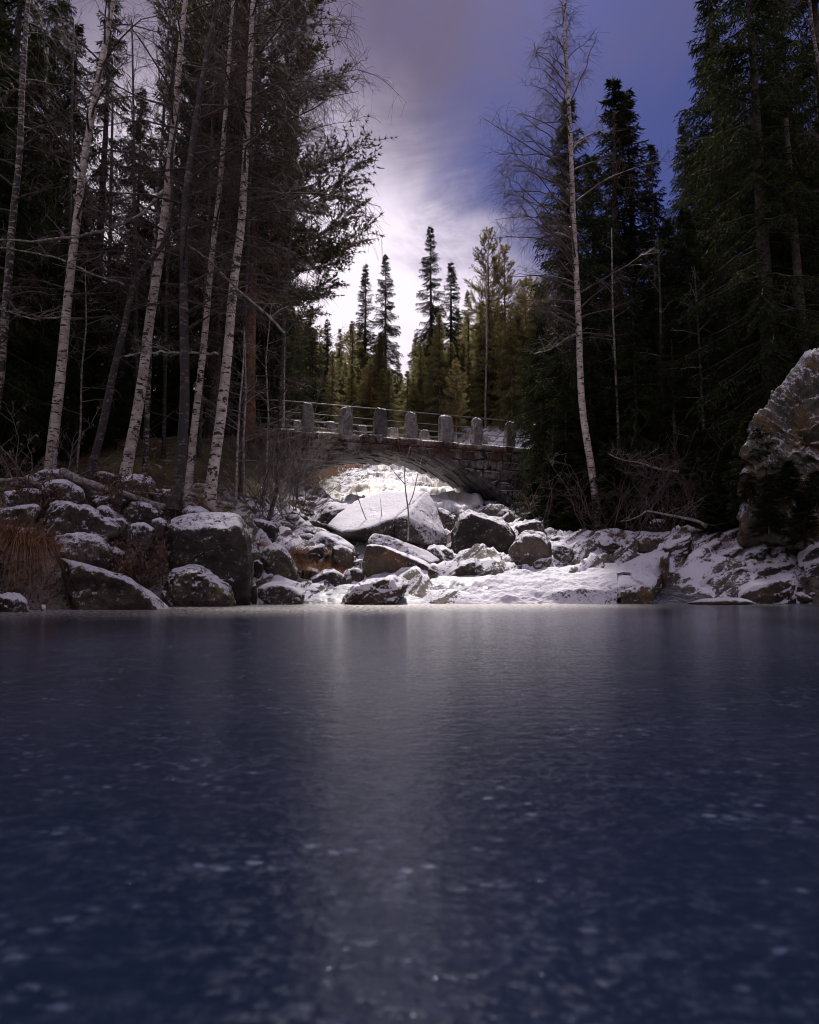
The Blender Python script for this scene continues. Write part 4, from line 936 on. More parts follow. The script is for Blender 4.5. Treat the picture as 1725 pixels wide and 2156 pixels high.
def make_pine(Ht, R, seed, **k):
    p = Proto(); p.H = Ht; nd, stk = pine_geo(Ht, R, seed, **k)
    V, F = trunk_geo([(0, 0, -.6), (0, 0, Ht * .3), (.08, .02, Ht * .7), (0, 0, Ht)], Ht * .012 + .03, .015, 8, 16, seed)
    p.kind = 'pine'; p.trunk = mesh('pine_trunk', V, F, M['bark_pine']); p.branches = mesh('pine_branches', *stk, M['bark_pine']); p.crown = mesh('pine_crown', *nd, M['needle_pine'], False)
    return p
SPR = [make_proto('spruce', 15, 2.6, 1), make_proto('spruce', 15, 3.0, 2, droop=.5), make_proto('spruce', 15, 2.15, 3, sparse=.08), make_proto('spruce', 15, 1.7, 6, sparse=.1, droop=.3)]
SPR_BIG = [make_proto('spruce', 20, 3.3, 4, droop=.5), make_proto('spruce', 19, 2.8, 5, droop=.55, sparse=.1)]
SPR_TALL = [make_proto('spruce', 18, 2.2, 8, cs=.22, sparse=.35, droop=.4)]
SPR_SMALL = [make_proto('spruce', 3.2, 1.05, 7, fine=1.4, droop=.25)]
PIN = [make_pine(13, 2.2, 21, c0=.45), make_pine(13, 1.9, 22, c0=.3)]
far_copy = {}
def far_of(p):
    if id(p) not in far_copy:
        q = Proto(); q.H = p.H; q.kind = p.kind; q.trunk = p.trunk; q.branches = p.branches; q.crown = p.crown.copy(); q.crown.materials.clear(); q.crown.materials.append(M['needle_sunlit']); far_copy[id(p)] = q
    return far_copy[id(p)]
def place(p, px, top, Y, label, group=None, wide=1.0, lean=(0, 0), hgt=None, hmin=2.5, name=None):
    T_ = at(px, top, Y); z = Hs(T_[0], Y) if hgt is None else T_[2] - hgt
    h = max(T_[2] - z, hmin); s = h / p.H
    o = empty(name or (p.kind + '_tree'), (T_[0] - lean[0] * h, Y, z - .05), label, 'tree', group)
    o.scale = (s * wide, s * wide, s); o.rotation_euler = (lean[1], lean[0], rnd.uniform(0, 2 * PI)) if lean == (0, 0) else (lean[1], lean[0], 0)
    if lean == (0, 0): pass
    link('trunk', p.trunk, o); link('branches', p.branches, o)['kind'] = 'stuff'; link('crown', p.crown, o)['kind'] = 'stuff'
    return o
# right side
RS = [(SPR[0], 1195, 205, 24.5, 'dark spruce standing directly behind the tall white birch', 1.0), (SPR[3], 1290, 158, 28, 'dark spruce with the higher left one of two twin pointed tips', 1.35),
      (SPR[3], 1318, 180, 29, 'dark spruce whose tip is the lower right one of the twin tips', 1.3), (SPR[2], 1371, 292, 25, 'thin sparse spruce standing in the gap before the tall right trees', .8),
      (SPR[1], 1245, 320, 26, 'dark spruce filling the space right of the birch trunk', 1.0), (SPR[0], 1140, 600, 27, 'spruce overhanging the right end of the bridge', 1.1),
      (SPR[1], 1440, 430, 24, 'mid height dark spruce left of the towering right trees', 1.0), (SPR_BIG[0], 1560, -330, 20, 'towering spruce with drooping boughs reaching above the picture at right', 1.0),
      (SPR_BIG[1], 1490, -60, 25, 'tall dense spruce whose left edge borders the blue sky', 1.15), (SPR_BIG[0], 1690, -380, 21.5, 'tallest dark spruce at the right edge with hanging branches', .9),
      (SPR_BIG[1], 1620, -100, 26, 'dark spruce behind the towering right pair', 1.1),
      (SPR[1], 1190, 800, 22.5, 'young bright green spruce beside the base of the white birch', 1.3), (SPR[0], 1240, 720, 23, 'half grown spruce just right of the birch base', 1.1),
      (SPR[1], 1330, 600, 22.5, 'half grown spruce below the twin tipped trees', 1.0), (SPR[0], 1410, 640, 21.5, 'half grown spruce in the dark middle of the right forest', 1.1), (SPR[1], 1480, 560, 22.5, 'half grown spruce left of the mossy cliff', 1.0),
      (SPR[0], 1570, 520, 21.5, 'spruce growing above the mossy cliff', .95), (SPR[0], 1650, 300, 22, 'spruce on the crest of the mossy cliff', .9)]
for p, x, t_, Y, lb, wd in RS: place(p, x, t_, Y, lb, None, wd)
for x, t_, Y, lb in [(1180, 925, 21.5, 'small spruce sapling with light tips below the birch'), (1290, 930, 20.5, 'small spruce sapling right of the birch foot'), (1470, 900, 19.5, 'low young spruce at the forest edge in the middle of the right bank'),  (1130, 1000, 23, 'low spruce scrub at the right foot of the bridge'), (1215, 985, 20.8, 'low spreading spruce at the bank edge'), (1545, 930, 18, 'low spruce left of the mossy cliff foot')]:
    place(SPR_SMALL[0], x, t_, Y, lb, None, 1.3, hmin=1.0)
place(SPR_SMALL[0], 1580, 870, 15.9, 'small spruce rooted on the side of the mossy cliff', None, 1.2, hgt=1.9, hmin=.5)
place(SPR_SMALL[0], 1660, 965, 15.0, 'tiny spruce growing low on the face of the mossy cliff', None, 1.5, hgt=.9, hmin=.5)
place(SPR_SMALL[0], 1715, 985, 14.8, 'tiny spruce at the right edge on the mossy cliff', None, 1.5, hgt=.8, hmin=.5)
for x, y, Y, h, lb in [(1560, 1000, 16.2, 1.0, 'tiny spruce at the left corner of the mossy cliff foot'), (1615, 1030, 15.2, .9, 'tiny spruce covering the foot of the mossy cliff'), (1690, 1045, 14.9, .9, 'low spruce scrub under the mossy cliff near the right edge'), (1500, 1010, 18.2, 1.6, 'small dark spruce between the bare bushes and the mossy cliff')]:
    place(SPR_SMALL[0], x, y, Y, lb, None, 1.5, hgt=h, hmin=.5)
GR = 'dark spruces deep in the right forest'
for i in range(26):
    x = rnd.uniform(1180, 1900); Y = rnd.uniform(27, 42); place(rnd.choice([SPR[0], SPR[1], SPR_BIG[1]]), x, np.interp(x, [1150, 1250, 1380, 1450, 1900], [560, 420, 470, 200, -100]) + rnd.uniform(0, 160), Y, 'dark spruce deep in the forest right of the stream', GR, 1.1)
# left side
LS = [(SPR_BIG[0], -40, -330, 20, 'dark spruce cut off by the left edge of the photo', 1.0), (SPR_BIG[1], 60, -260, 22, 'tall dark spruce behind the leftmost birch', 1.0), (SPR_BIG[0], 130, -120, 26, 'tall dark spruce behind the curved white birch', .8),
      (SPR_TALL[0], 237, -60, 25, 'spruce with a bare dark trunk between the two white birches', .9), (SPR[1], 30, 350, 18.5, 'lower dark spruce filling the left edge behind the rocks', 1.1), (SPR[0], 180, 420, 22, 'dark half grown spruce behind the leaning dark trunk', 1.2),
      (SPR[1], 250, 500, 24, 'dark half grown spruce behind the twin stemmed birch', 1.1), (SPR[0], 100, 560, 20, 'short dark spruce at the back of the rock pile', 1.2),
      (SPR_TALL[0], 478, -30, 28, 'tall thin spruce behind the row of birches', 1.0), (SPR[2], 520, 40, 33, 'slim dark spruce beside the tall pine', 1.1), (SPR_TALL[0], 370, 60, 32, 'slender spruce behind the dark birch', 1.0),
      (SPR[1], 610, 590, 36, 'bushy spruce left of the bridge gap', 1.0), (SPR[0], 655, 640, 42, 'last spruce of the left forest before the open sky', 1.0), (SPR[0], 560, 540, 34, 'dark spruce at the left end of the bridge', 1.0), (SPR[3], 690, 668, 46, 'slim pointed spruce left of the sky opening', 1.2)]
for p, x, t_, Y, lb, wd in LS: place(p, x, t_, Y, lb, None, wd)
GL = 'dark spruces deep in the left forest'
for i in range(18):
    x = rnd.uniform(-120, 600); Y = rnd.uniform(27, 44); place(rnd.choice([SPR[0], SPR[1], SPR[2]]), x, np.interp(x, [-150, 150, 350, 600], [150, 350, 560, 640]) + rnd.uniform(-80, 100), Y, 'dark spruce deep in the forest behind the birches', GL, 1.1)
GP = 'unseen spruces added beside the pool for shade'
for sx in (-1, 1):  # trees out of view, added to darken the banks and ice edges
    for q, y in enumerate(np.linspace(-9, 8, 8)):
        x = sx * (max(.62 * y, 0) + rnd.uniform(5.5, 8) + (4.0 if sx > 0 else 1.5)); p = rnd.choice([SPR[1], SPR_BIG[0], SPR_BIG[1], SPR[0]])
        o = empty('spruce_tree', (x, y, Hs(x, y) - .1), 'unseen spruce added on the bank of the frozen pool for shade', 'tree', GP); k_ = rnd.uniform(.9, 1.2); o.scale = (k_ * 1.1, k_ * 1.1, k_)
        link('trunk', p.trunk, o); link('branches', p.branches, o)['kind'] = 'stuff'; link('crown', p.crown, o)['kind'] = 'stuff'
for x, t_, Y, lb in [(0, -200, 24, 'dense spruce behind the leftmost birch, its top out of view'), (80, 60, 19.5, 'dark spruce between the leftmost birch and the curved one'), (165, 40, 23.5, 'dark spruce right behind the curved white birch'), (-20, 60, 17.5, 'drooping spruce boughs at the upper left edge'),
                     (300, 180, 27, 'dark spruce behind the scarred birch'), (420, 120, 30, 'dark spruce behind the middle birch row'), (585, 300, 31, 'dark spruce right of the reddish pine')]:
    place(rnd.choice([SPR_BIG[0], SPR[1]]), x, t_, Y, lb, None, .95)
# big pine behind the left birches with its long layered boughs
pt = make_pine(17, 4.2, 33, c0=.28, n=115, m=9, tl=.15, tw=.036)
place(pt, 547, -60, 25.5, 'tall pine with reddish trunk and long layered boughs reaching toward the sky', None, 1.0, lean=(0.001, 0))
place(pt, 470, -20, 29, 'broad dark pine behind the rightmost birches', None, .7, lean=(0.002, 0))
place(PIN[1], 600, 400, 31, 'second pine low behind the long boughs of the reddish pine', None, 1.0)
# centre, behind the bridge
CS = [(SPR[3], 770, 552, 54, 'left narrow spruce of the pair rising left of the sky gap', 1.15, 0), (SPR[2], 812, 533, 51, 'broader spruce next to the narrow one left of the sky gap', 1.0, 0), (SPR[2], 907, 473, 50, 'tallest lone spruce in the middle above the bridge', .95, 0),
      (SPR[3], 950, 548, 52, 'slim spruce just right of the tallest middle one', 1.3, 0), (PIN[0], 1028, 488, 50, 'pine with open crown left of the big right birch twigs', .8, 1), (PIN[1], 1062, 520, 51, 'rounder pine right beside the open crowned pine', .9, 1),
      (PIN[0], 1105, 590, 47, 'short pine at the edge of the dark right forest', .9, 1), (SPR[2], 985, 612, 56, 'spruce behind and between the slim spruce and the pines', 1.2, 1), (SPR[0], 875, 700, 60, 'low spruce in the notch left of the tallest one', 1.0, 1),
      (SPR[3], 742, 672, 56, 'small pointed spruce left of the narrow pair', 1.3, 1), (SPR[0], 716, 690, 52, 'small bushy spruce furthest left behind the bridge', 1.0, 1), (SPR[1], 925, 655, 45, 'yellow green spruce right in front of the tallest one', 1.0, 1), (PIN[1], 960, 760, 42, 'small sunlit pine just behind the bridge rail', 1.0, 1),
      (SPR[0], 1010, 640, 47, 'sunlit spruce below the open crowned pine', 1.0, 1), (SPR[1], 1075, 650, 45, 'sunlit spruce at the right behind the bridge', 1.0, 1), (SPR[0], 800, 700, 47, 'sunlit spruce directly below the broad left one', 1.0, 1), (SPR[2], 700, 740, 44, 'green spruce behind the second post of the bridge', 1.1, 1)]
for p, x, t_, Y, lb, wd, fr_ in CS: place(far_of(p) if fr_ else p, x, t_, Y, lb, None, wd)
GC = 'sunlit trees of the wood behind the bridge'
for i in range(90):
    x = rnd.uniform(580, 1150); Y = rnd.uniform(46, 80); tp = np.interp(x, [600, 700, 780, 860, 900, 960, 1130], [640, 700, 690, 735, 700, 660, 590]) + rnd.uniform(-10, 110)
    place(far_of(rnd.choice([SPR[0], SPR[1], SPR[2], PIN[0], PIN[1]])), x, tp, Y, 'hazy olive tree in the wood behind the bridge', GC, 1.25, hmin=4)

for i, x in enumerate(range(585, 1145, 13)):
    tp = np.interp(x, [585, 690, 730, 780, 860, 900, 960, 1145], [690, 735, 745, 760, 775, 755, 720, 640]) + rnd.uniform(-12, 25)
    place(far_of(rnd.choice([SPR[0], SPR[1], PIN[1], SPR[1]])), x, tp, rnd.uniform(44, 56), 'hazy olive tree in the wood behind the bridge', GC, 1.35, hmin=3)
# birches -----------------------------------------------------------
def grow(P, r0, seed, n1=26, Lmax=2.6, t0=.3, droop=.5, n2=9, n3=6, bias=None, upk=.75, taper_top=True, dens=1.0, rt=.0035):
    """limbs, twigs and hanging twiglets around the trunk polyline P"""
    rs = np.random.RandomState(seed); Q = resample(P, 60); A_, R_, A2, R2, A3, R3 = [], [], [], [], [], []
    k = 7; s = np.linspace(0, 1, k)
    for i in range(n1):
        t = t0 + (1 - t0) * (i + rs.uniform(0, 1)) / n1 * .985; b = np.array([np.interp(t, np.linspace(0, 1, 60), Q[:, j]) for j in range(3)])
        az = rs.uniform(0, 2 * PI)
        if bias is not None and rs.uniform() < .5: az = bias + rs.normal(0, .6)
        L_ = Lmax * np.interp(t, [t0, t0 + .25, .8, 1], [.6, 1.0, .6, .18]) * rs.uniform(.6, 1.15)
        el = np.interp(t, [t0, 1], [.35, 1.1]) * upk + rs.normal(0, .15); h = np.array([math.cos(az), math.sin(az), 0])
        D = h * math.cos(el) + np.array([0, 0, math.sin(el)])
        w_ = np.cumsum(rs.normal(0, .035, (k, 3)), 0) * L_
        B = b + D * (L_ * s)[:, None] + np.array([0, 0, -1]) * (droop * .45 * L_ * s ** 2.2)[:, None] + w_ * s[:, None] + h * (L_ * .15 * s * s)[:, None]
        A_.append(B); R_.append(np.linspace(min(.35 * r0 * (1.15 - t) + .006, .035), .005, k))
        m = max(3, int(n2 * L_ / 2 * dens))
        for q in range(m):
            u = rs.uniform(.2, 1); bb = np.array([np.interp(u, s, B[:, j]) for j in range(3)]); l2 = L_ * .36 * rs.uniform(.5, 1.2) * (1.15 - u * .5)
            d2 = unit(D * .55 + rs.normal(0, .55, 3) + [0, 0, .1]); ww = np.cumsum(rs.normal(0, .04, (k, 3)), 0) * l2
            B2 = bb + d2 * (l2 * s)[:, None] + np.array([0, 0, -1]) * (droop * .55 * l2 * s ** 2)[:, None] + ww * s[:, None]
            A2.append(B2); R2.append(np.linspace(.0065, rt, k))
            for g in range(n3):
                u = rs.uniform(.15, 1); b3 = np.array([np.interp(u, s, B2[:, j]) for j in range(3)]); l3 = rs.uniform(.18, .6) * (.6 + .3 * Lmax / 2)
                d3 = unit(d2 * .5 + rs.normal(0, .55, 3)); s4 = np.linspace(0, 1, 4)
                B3 = b3 + d3 * (l3 * s4)[:, None] + np.array([0, 0, -1]) * (droop * l3 * s4 ** 1.6)[:, None] + rs.normal(0, .015, (4, 3)) * s4[:, None]
                A3.append(B3); R3.append(np.linspace(rt, rt * .7, 4))
    limbs = tubes(np.array(A_), np.array(R_), 5); tw = [tubes(np.array(A2), np.array(R2), 3)]
    if A3: tw.append(tubes(np.array(A3), np.array(R3), 3))
    return limbs, join(tw)
def birch(pix, Y, wpx, label, mat='birch', top=None, name='birch_tree', dY=0, cat='tree', limbmat='bark', twigmat='twig', group=None, base_z=None, **k):
    P = np.array([at(x, y, Y + dY * i / max(1, len(pix) - 1)) for i, (x, y) in enumerate(pix)])
    if top: P = np.vstack([P, P[-1] + np.array([top[0], 0, top[1]])])
    z = Hs(P[0, 0], P[0, 1]); z = min(z, P[0, 2]); b = np.array([P[0, 0], P[0, 1], z]); P = np.vstack([P[0] * [1, 1, 0] + [0, 0, z - .25], P])
    r0 = wpx / 2 / FOC * Y; sd_ = k.pop('seed', abs(int(pix[0][0])) + 3)
    o = empty(name, b, label, cat, group)
    V, F = trunk_geo(P, r0, r0 * .18 if top else r0 * .35, 12, 50, sd_, .07, .8); link('trunk', mesh('trunk', V - b, F, M[mat]), o)
    if k.pop('crown', True):
        lb, tw = grow(P, r0, sd_, **k)
        if cat == 'tree':
            m_ = 35; Fl = lb[1][0][:30]
            for q in range(len(lb[0]) // m_): link('limb', mesh('limb', lb[0][q * m_:(q + 1) * m_] - b, Fl, M[limbmat]), o)
        else: link('limbs', mesh('limbs', lb[0] - b, lb[1], M[limbmat]), o)['kind'] = 'stuff'
        link('twigs', mesh('twigs', tw[0] - b, tw[1], M[twigmat]), o)['kind'] = 'stuff'
    return o
birch([(-35, 1000), (0, 806), (10, 683), (29, 439), (41, 342), (49, 146), (59, 0)], 16.5, 20, 'leftmost birch whose trunk enters from the left edge', 'birch_rough', (.4, 4), n1=30, Lmax=2.4, t0=.25)
birch([(105, 985), (112, 927), (120, 854), (132, 757), (142, 635), (161, 469), (176, 342), (200, 210), (220, 98), (239, 0)], 17, 23, 'white birch with black bands curving right at far left', 'birch', (.8, 4), n1=34, Lmax=2.6, t0=.25)
birch([(188, 1010), (215, 903), (240, 780), (264, 683), (283, 590), (310, 555), (345, 520), (365, 440), (360, 330)], 16.2, 19, 'leaning dark trunk that bends right above the rocks', 'birch_dark', (.2, 1.5), n1=22, Lmax=2.2, t0=.4)
birch([(262, 1005), (288, 879), (303, 781), (317, 659), (337, 537), (354, 390), (366, 268), (381, 98), (390, 0)], 17, 24, 'white birch with bold black scars left of the dark central trunk', 'birch', (.5, 4), n1=36, Lmax=2.7, t0=.28)
birch([(318, 680), (322, 560), (327, 488), (342, 293), (359, 0)], 17.3, 12, 'slender second birch stem just left of the scarred one', 'birch_rough', (.3, 3), n1=16, Lmax=2.0, t0=.3, base_z=0)
birch([(372, 1065), (384, 940), (390, 830), (387, 635), (388, 440), (410, 268), (430, 146), (459, 0)], 15.5, 24, 'dark rough trunk in the middle of the left birch row', 'birch_dark', (.8, 3.5), n1=36, Lmax=3.0, t0=.3, bias=.2)
birch([(395, 1050), (404, 950), (415, 854), (434, 683), (444, 561), (464, 390), (478, 195), (490, 0)], 17.2, 17, 'white birch close behind the dark rough trunk', 'birch', (.5, 3), n1=30, Lmax=2.5, t0=.3)
birch([(440, 1062), (455, 950), (469, 854), (481, 732), (493, 586), (508, 488), (517, 342), (527, 146), (532, 0)], 16.8, 25, 'rightmost big white birch with lichen low on the trunk', 'birch', (.5, 3.5), n1=44, Lmax=3.3, t0=.3, bias=0.0, droop=.62, n2=11)
birch([(452, 1040), (470, 850), (502, 560), (532, 330), (547, 120), (557, -20)], 18, 11, 'thin birch whose weeping twigs reach far into the sky', 'birch_rough', (.3, 2.5), n1=54, Lmax=3.5, t0=.45, bias=0.0, droop=.7, n2=11, twigmat='twig')
birch([(1256, 1060), (1246, 990), (1240, 950), (1228, 880), (1222, 800), (1220, 700), (1213, 560), (1207, 450), (1203, 330), (1197, 200), (1190, 100), (1188, 5)], 20.5, 17, 'tall lone white birch with fine drooping twigs on the right bank', 'birch', None, n1=62, Lmax=3.1, t0=.36, droop=.45, n2=13, n3=8, bias=PI, limbmat='twig', upk=1.15, seed=77, rt=.003)
birch([(1760, 420), (1735, 200), (1710, 60), (1700, -60)], 17.5, 16, 'pale birch stem in the top right corner', 'birch_rough', (.1, 2), n1=14, Lmax=2, t0=.2)
birch([(1690, 700), (1678, 560), (1665, 400), (1655, 250)], 19.5, 26, 'grey spruce trunk showing between dark boughs at the right edge', 'bark', None, name='spruce_tree', crown=False)
for i, (x, y, Y, q) in enumerate([(140, 960, 21, 8), (290, 950, 21.5, -6), (345, 960, 22.5, 10), (420, 960, 22, 20), (510, 960, 21, 15), (585, 960, 23, 30)]):
    birch([(x, y), (x + q * .4, 700), (x + q, 450), (x + q * 1.5, 200), (x + q * 2, 40)], Y, 9, ['twiggy young birch behind the curved white one', 'twiggy young birch behind the scarred one', 'twiggy young birch behind the dark rough trunk', 'twiggy young birch in the middle of the left row', 'twiggy young birch behind the rightmost big birch', 'twiggy young birch nearest the left end of the bridge'][i], 'birch_dark', None, n1=34, Lmax=2.6, t0=.2, n2=10, n3=5, droop=.4, seed=300 + i)
# thin stems and saplings
for pix, Y, wd, lb in [([(497, 1060), (500, 950), (505, 850), (512, 780), (515, 690)], 17.5, 6, 'thin pale sapling just right of the rightmost big birch'),
                       ([(514, 1055), (513, 930), (518, 830), (516, 700)], 18, 6, 'second thin sapling right of the rightmost big birch'),
                       ([(162, 985), (170, 900), (172, 780), (182, 690), (180, 560)], 19, 5, 'skinny crooked sapling left of the leaning dark trunk'),
                       ([(1300, 1090), (1302, 900), (1290, 640), (1288, 480)], 23, 7, 'thin reddish pine pole right of the tall birch'),
                       ([(1405, 1080), (1398, 880), (1390, 620), (1385, 500)], 22, 10, 'dark bare pole in the middle of the right forest'),
                       ([(1495, 1060), (1480, 870), (1470, 680), (1462, 560)], 20.5, 8, 'dark leaning pole left of the mossy cliff'),
                       ([(1022, 860), (1025, 740), (1024, 600), (1030, 500)], 46, 5, 'pale slender trunk sunlit behind the bridge'),
                       ([(598, 860), (600, 700), (585, 560), (590, 420)], 28, 5, 'thin grey stem left of the bridge posts'),
                       ([(560, 1000), (566, 880), (560, 760), (572, 640)], 22, 5, 'bare alder stem in front of the bridge end'),
                       ([(215, 960), (226, 760), (232, 500), (238, 200)], 24.5, 12, 'straight dark trunk standing between birches'),
                       ([(72, 1000), (84, 700), (90, 400), (100, 100)], 20.5, 12, 'straight dark trunk behind the leftmost birch')]:
    birch(pix, Y, wd, lb, 'birch_dark' if wd > 7 else 'log', None, name='sapling' if wd < 8 else 'birch_tree', cat='sapling' if wd < 8 else 'tree', n1=14, Lmax=1.3, t0=.25, n2=6, n3=3, twigmat='twig_grey', limbmat='twig_grey', droop=.15)

# bare snowy limbs crossing in front of the left forest
for pts, Y, r_, lb in [([(0, 505), (80, 508), (160, 500), (240, 480), (300, 450), (345, 400)], 15.6, .035, 'long bare limb sweeping in from the left edge'),
                       ([(0, 522), (60, 530), (130, 545), (200, 580), (262, 600)], 15.9, .025, 'drooping bare limb below the long sweeping one'),
                       ([(0, 650), (70, 672), (130, 668)], 15.5, .02, 'short thin limb at the left edge'),
                       ([(262, 750), (300, 742), (380, 742), (460, 746)], 15.8, .028, 'level snow lined limb crossing the birch trunks'),
                       ([(400, 520), (440, 545), (500, 610), (560, 660), (600, 700)], 15.9, .035, 'long limb slanting down right from the dark trunk'),
                       ([(1125, 745), (1160, 735), (1190, 715), (1215, 702)], 20.3, .03, 'short curved dead limb left of the tall birch')]:
    P = resample([at(x, y, Y) for x, y in pts], 24); b = P[-1]; rs = np.random.RandomState(int(pts[1][0])); P[1:-1] += rs.normal(0, .012, P[1:-1].shape)
    o = empty('bare_limb', b, lb, 'branch'); V, F = one_tube(P, np.linspace(r_ * .6, r_, 24), 6); link('limb', mesh('limb', V - b, F, M['log']), o)
    lbm, tw = grow(P[::-1], .03, abs(int(pts[0][0])) + 40, n1=12, Lmax=.9, t0=.15, droop=.3, n2=5, n3=2); V, F = join([lbm, tw]); link('twigs', mesh('twigs', V - b, F, M['twig_grey']), o)['kind'] = 'stuff'

# bare bushes ---------------------------------------------------------
def bush(px, py, Y, h, spread, n, label, mat='twig_grey', seed=0, lean=0., cat='bush', name='bare_bush', leaves=0, group=None):
    rs = np.random.RandomState(seed); b = at(px, py, Y); b[2] = min(b[2], Hs(b[0], b[1]) + .15); k = 6; s = np.linspace(0, 1, k); A_, R_, A2, R2 = [], [], [], []
    for i in range(n):
        d = unit(np.array([rs.normal(lean, .42), rs.normal(0, .4), 1.0])); L_ = h * rs.uniform(.55, 1.1)
        B = b + rs.normal(0, spread * .25, 3) * [1, 1, 0] + d * (L_ * s)[:, None] + np.cumsum(rs.normal(0, .045, (k, 3)), 0) * L_ + np.array([d[0], d[1], 0]) * (L_ * .25 * s * s)[:, None]
        A_.append(B); R_.append(np.linspace(.014, .004, k))
        for q in range(9):
            u = rs.uniform(.2, 1); bb = np.array([np.interp(u, s, B[:, j]) for j in range(3)]); l2 = L_ * .38 * rs.uniform(.4, 1.1); d2 = unit(d * .8 + rs.normal(0, .65, 3))
            B2 = bb + d2 * (l2 * s)[:, None] + np.cumsum(rs.normal(0, .04, (k, 3)), 0) * l2; A2.append(B2); R2.append(np.linspace(.006, .003, k))
            for g in range(3):
                u = rs.uniform(.2, 1); b3 = np.array([np.interp(u, s, B2[:, j]) for j in range(3)]); l3 = l2 * .5 * rs.uniform(.4, 1.1); d3 = unit(d2 + rs.normal(0, .6, 3)); A2.append(b3 + d3 * (l3 * s)[:, None]); R2.append(np.linspace(.0035, .0025, k))
    o = empty(name, b, label, cat, group); V, F = tubes(np.array(A_), np.array(R_), 5); link('stems', mesh('stems', V - b, F, M[mat]), o)['kind'] = 'stuff'
    V, F = tubes(np.array(A2), np.array(R2), 3); link('twigs', mesh('twigs', V - b, F, M[mat]), o)['kind'] = 'stuff'
    if leaves:
        E = np.array(A2)[:, rs.randint(2, k), :]; E = E[rs.randint(0, len(E), leaves)] + rs.normal(0, .03, (leaves, 3))
        V, F = tufts(E, np.tile([0, 0, -1.], (leaves, 1)), .09, .045, rs, 1, .6); lf = link('leaves', mesh('leaves', V - b, F, M['deadleaf'], False), o); lf['kind'] = 'stuff'
    return o
for i, (x, y, Y, h, sp_, n, lb) in enumerate([(545, 1090, 17.8, 2.6, .8, 11, 'bare grey bush right of the rightmost big birch'), (590, 1085, 19, 2.4, .9, 11, 'tangled bare bush in front of the left arch springing'), (620, 1060, 21, 2.6, 1.0, 11, 'bare bush against the left end of the bridge wall'),
                                              (575, 1040, 22, 3.4, 1.2, 12, 'tall bare thicket beside the left bridge end'), (530, 1060, 19.5, 3.6, 1, 12, 'tall bare thicket behind the saplings'), (600, 1010, 24, 3.2, 1.2, 14, 'tall reddish thicket hiding the left end of the bridge'), (555, 1000, 23.5, 3.6, 1.2, 14, 'tall reddish thicket between the birches and the bridge'), (640, 1000, 24.2, 2.2, .8, 8, 'small bare bush under the first bridge post'),
                                              (1270, 1120, 19.5, 2.0, 1.2, 12, 'low reddish bare bush at the foot of the tall birch'), (1330, 1120, 19, 2.4, 1.2, 12, 'bare bush left of the snow lined branch'), (1400, 1120, 18.6, 2.4, 1.4, 12, 'bare bush with arching stems in the middle of the right bank'), (1460, 1110, 18.3, 2.2, 1.2, 10, 'bare bush right of the snow lined branch'),
                                              (1130, 1110, 21, 1.5, .9, 9, 'thin bare bush under the right bridge abutment'), (60, 1030, 15.4, 1.8, 1.2, 9, 'bare bush on top of the left rock pile'), (20, 1060, 14, 1.5, 1.0, 8, 'bare stems at the left edge above the red grass')]):
    bush(x, y, Y, h, sp_, n, lb, 'twig_grey' if (i % 2 and x < 1200) else 'twig', i + 50, leaves=120 if i in (13, 14) else 0)
for i, (x, y, Y, h, sp_, n, lb) in enumerate([(300, 1190, 13.0, .9, .9, 16, 'dead leafy plants filling the gap between the mossy slab and the square block'), (325, 1140, 13.8, .8, .9, 14, 'dead leafy plants just left of the square block'), (285, 1230, 12.8, .5, .5, 10, 'low dead leaves beside the long mossy boulder'),
                                              (250, 1060, 15.2, .7, 1.0, 12, 'dead leafy stems among the stones below the log'), (110, 1060, 14.6, .8, 1.2, 12, 'brown leafy stems between the upper left rocks'), (420, 1060, 16, .6, 1.0, 10, 'brown twigs and leaves at the birch feet')]):
    bush(x, y, Y, h, sp_, n, lb, 'twig', i + 90, name='dead_plants', cat='plants', leaves=420)
# saplings standing before the giant slab
def thin(pix, Y, r_, label, brs):
    P = resample([at(*c2(x, y), Y) for x, y in pix], 20); b = P[0]; o = empty('sapling', b, label, 'sapling')
    V, F = one_tube(P, np.linspace(r_, r_ * .35, 20), 6); link('stem', mesh('stem', V - b, F, M['log']), o)
    for q in brs:
        Q = resample([at(*c2(x, y), Y) for x, y in q], 12); V, F = one_tube(Q, np.linspace(r_ * .55, r_ * .25, 12), 5); link('branch', mesh('branch', V - b, F, M['log']), o)
thin([(972, 880), (976, 800), (975, 720), (965, 660), (957, 600), (953, 480), (985, 380)], 16.7, .028, 'forked sapling rising in front of the arch from the tiered boulder', [[(976, 690), (1000, 640), (1020, 540), (1045, 440)], [(957, 580), (910, 530), (860, 460)]])
thin([(770, 810), (730, 720), (695, 610)], 18.6, .018, 'thin slanting twig stuck in the snow of the giant slab', [[(740, 740), (700, 640), (690, 600)]])
thin([(838, 810), (832, 740), (826, 655)], 18.6, .016, 'thin upright twig in the snow of the giant slab', [])

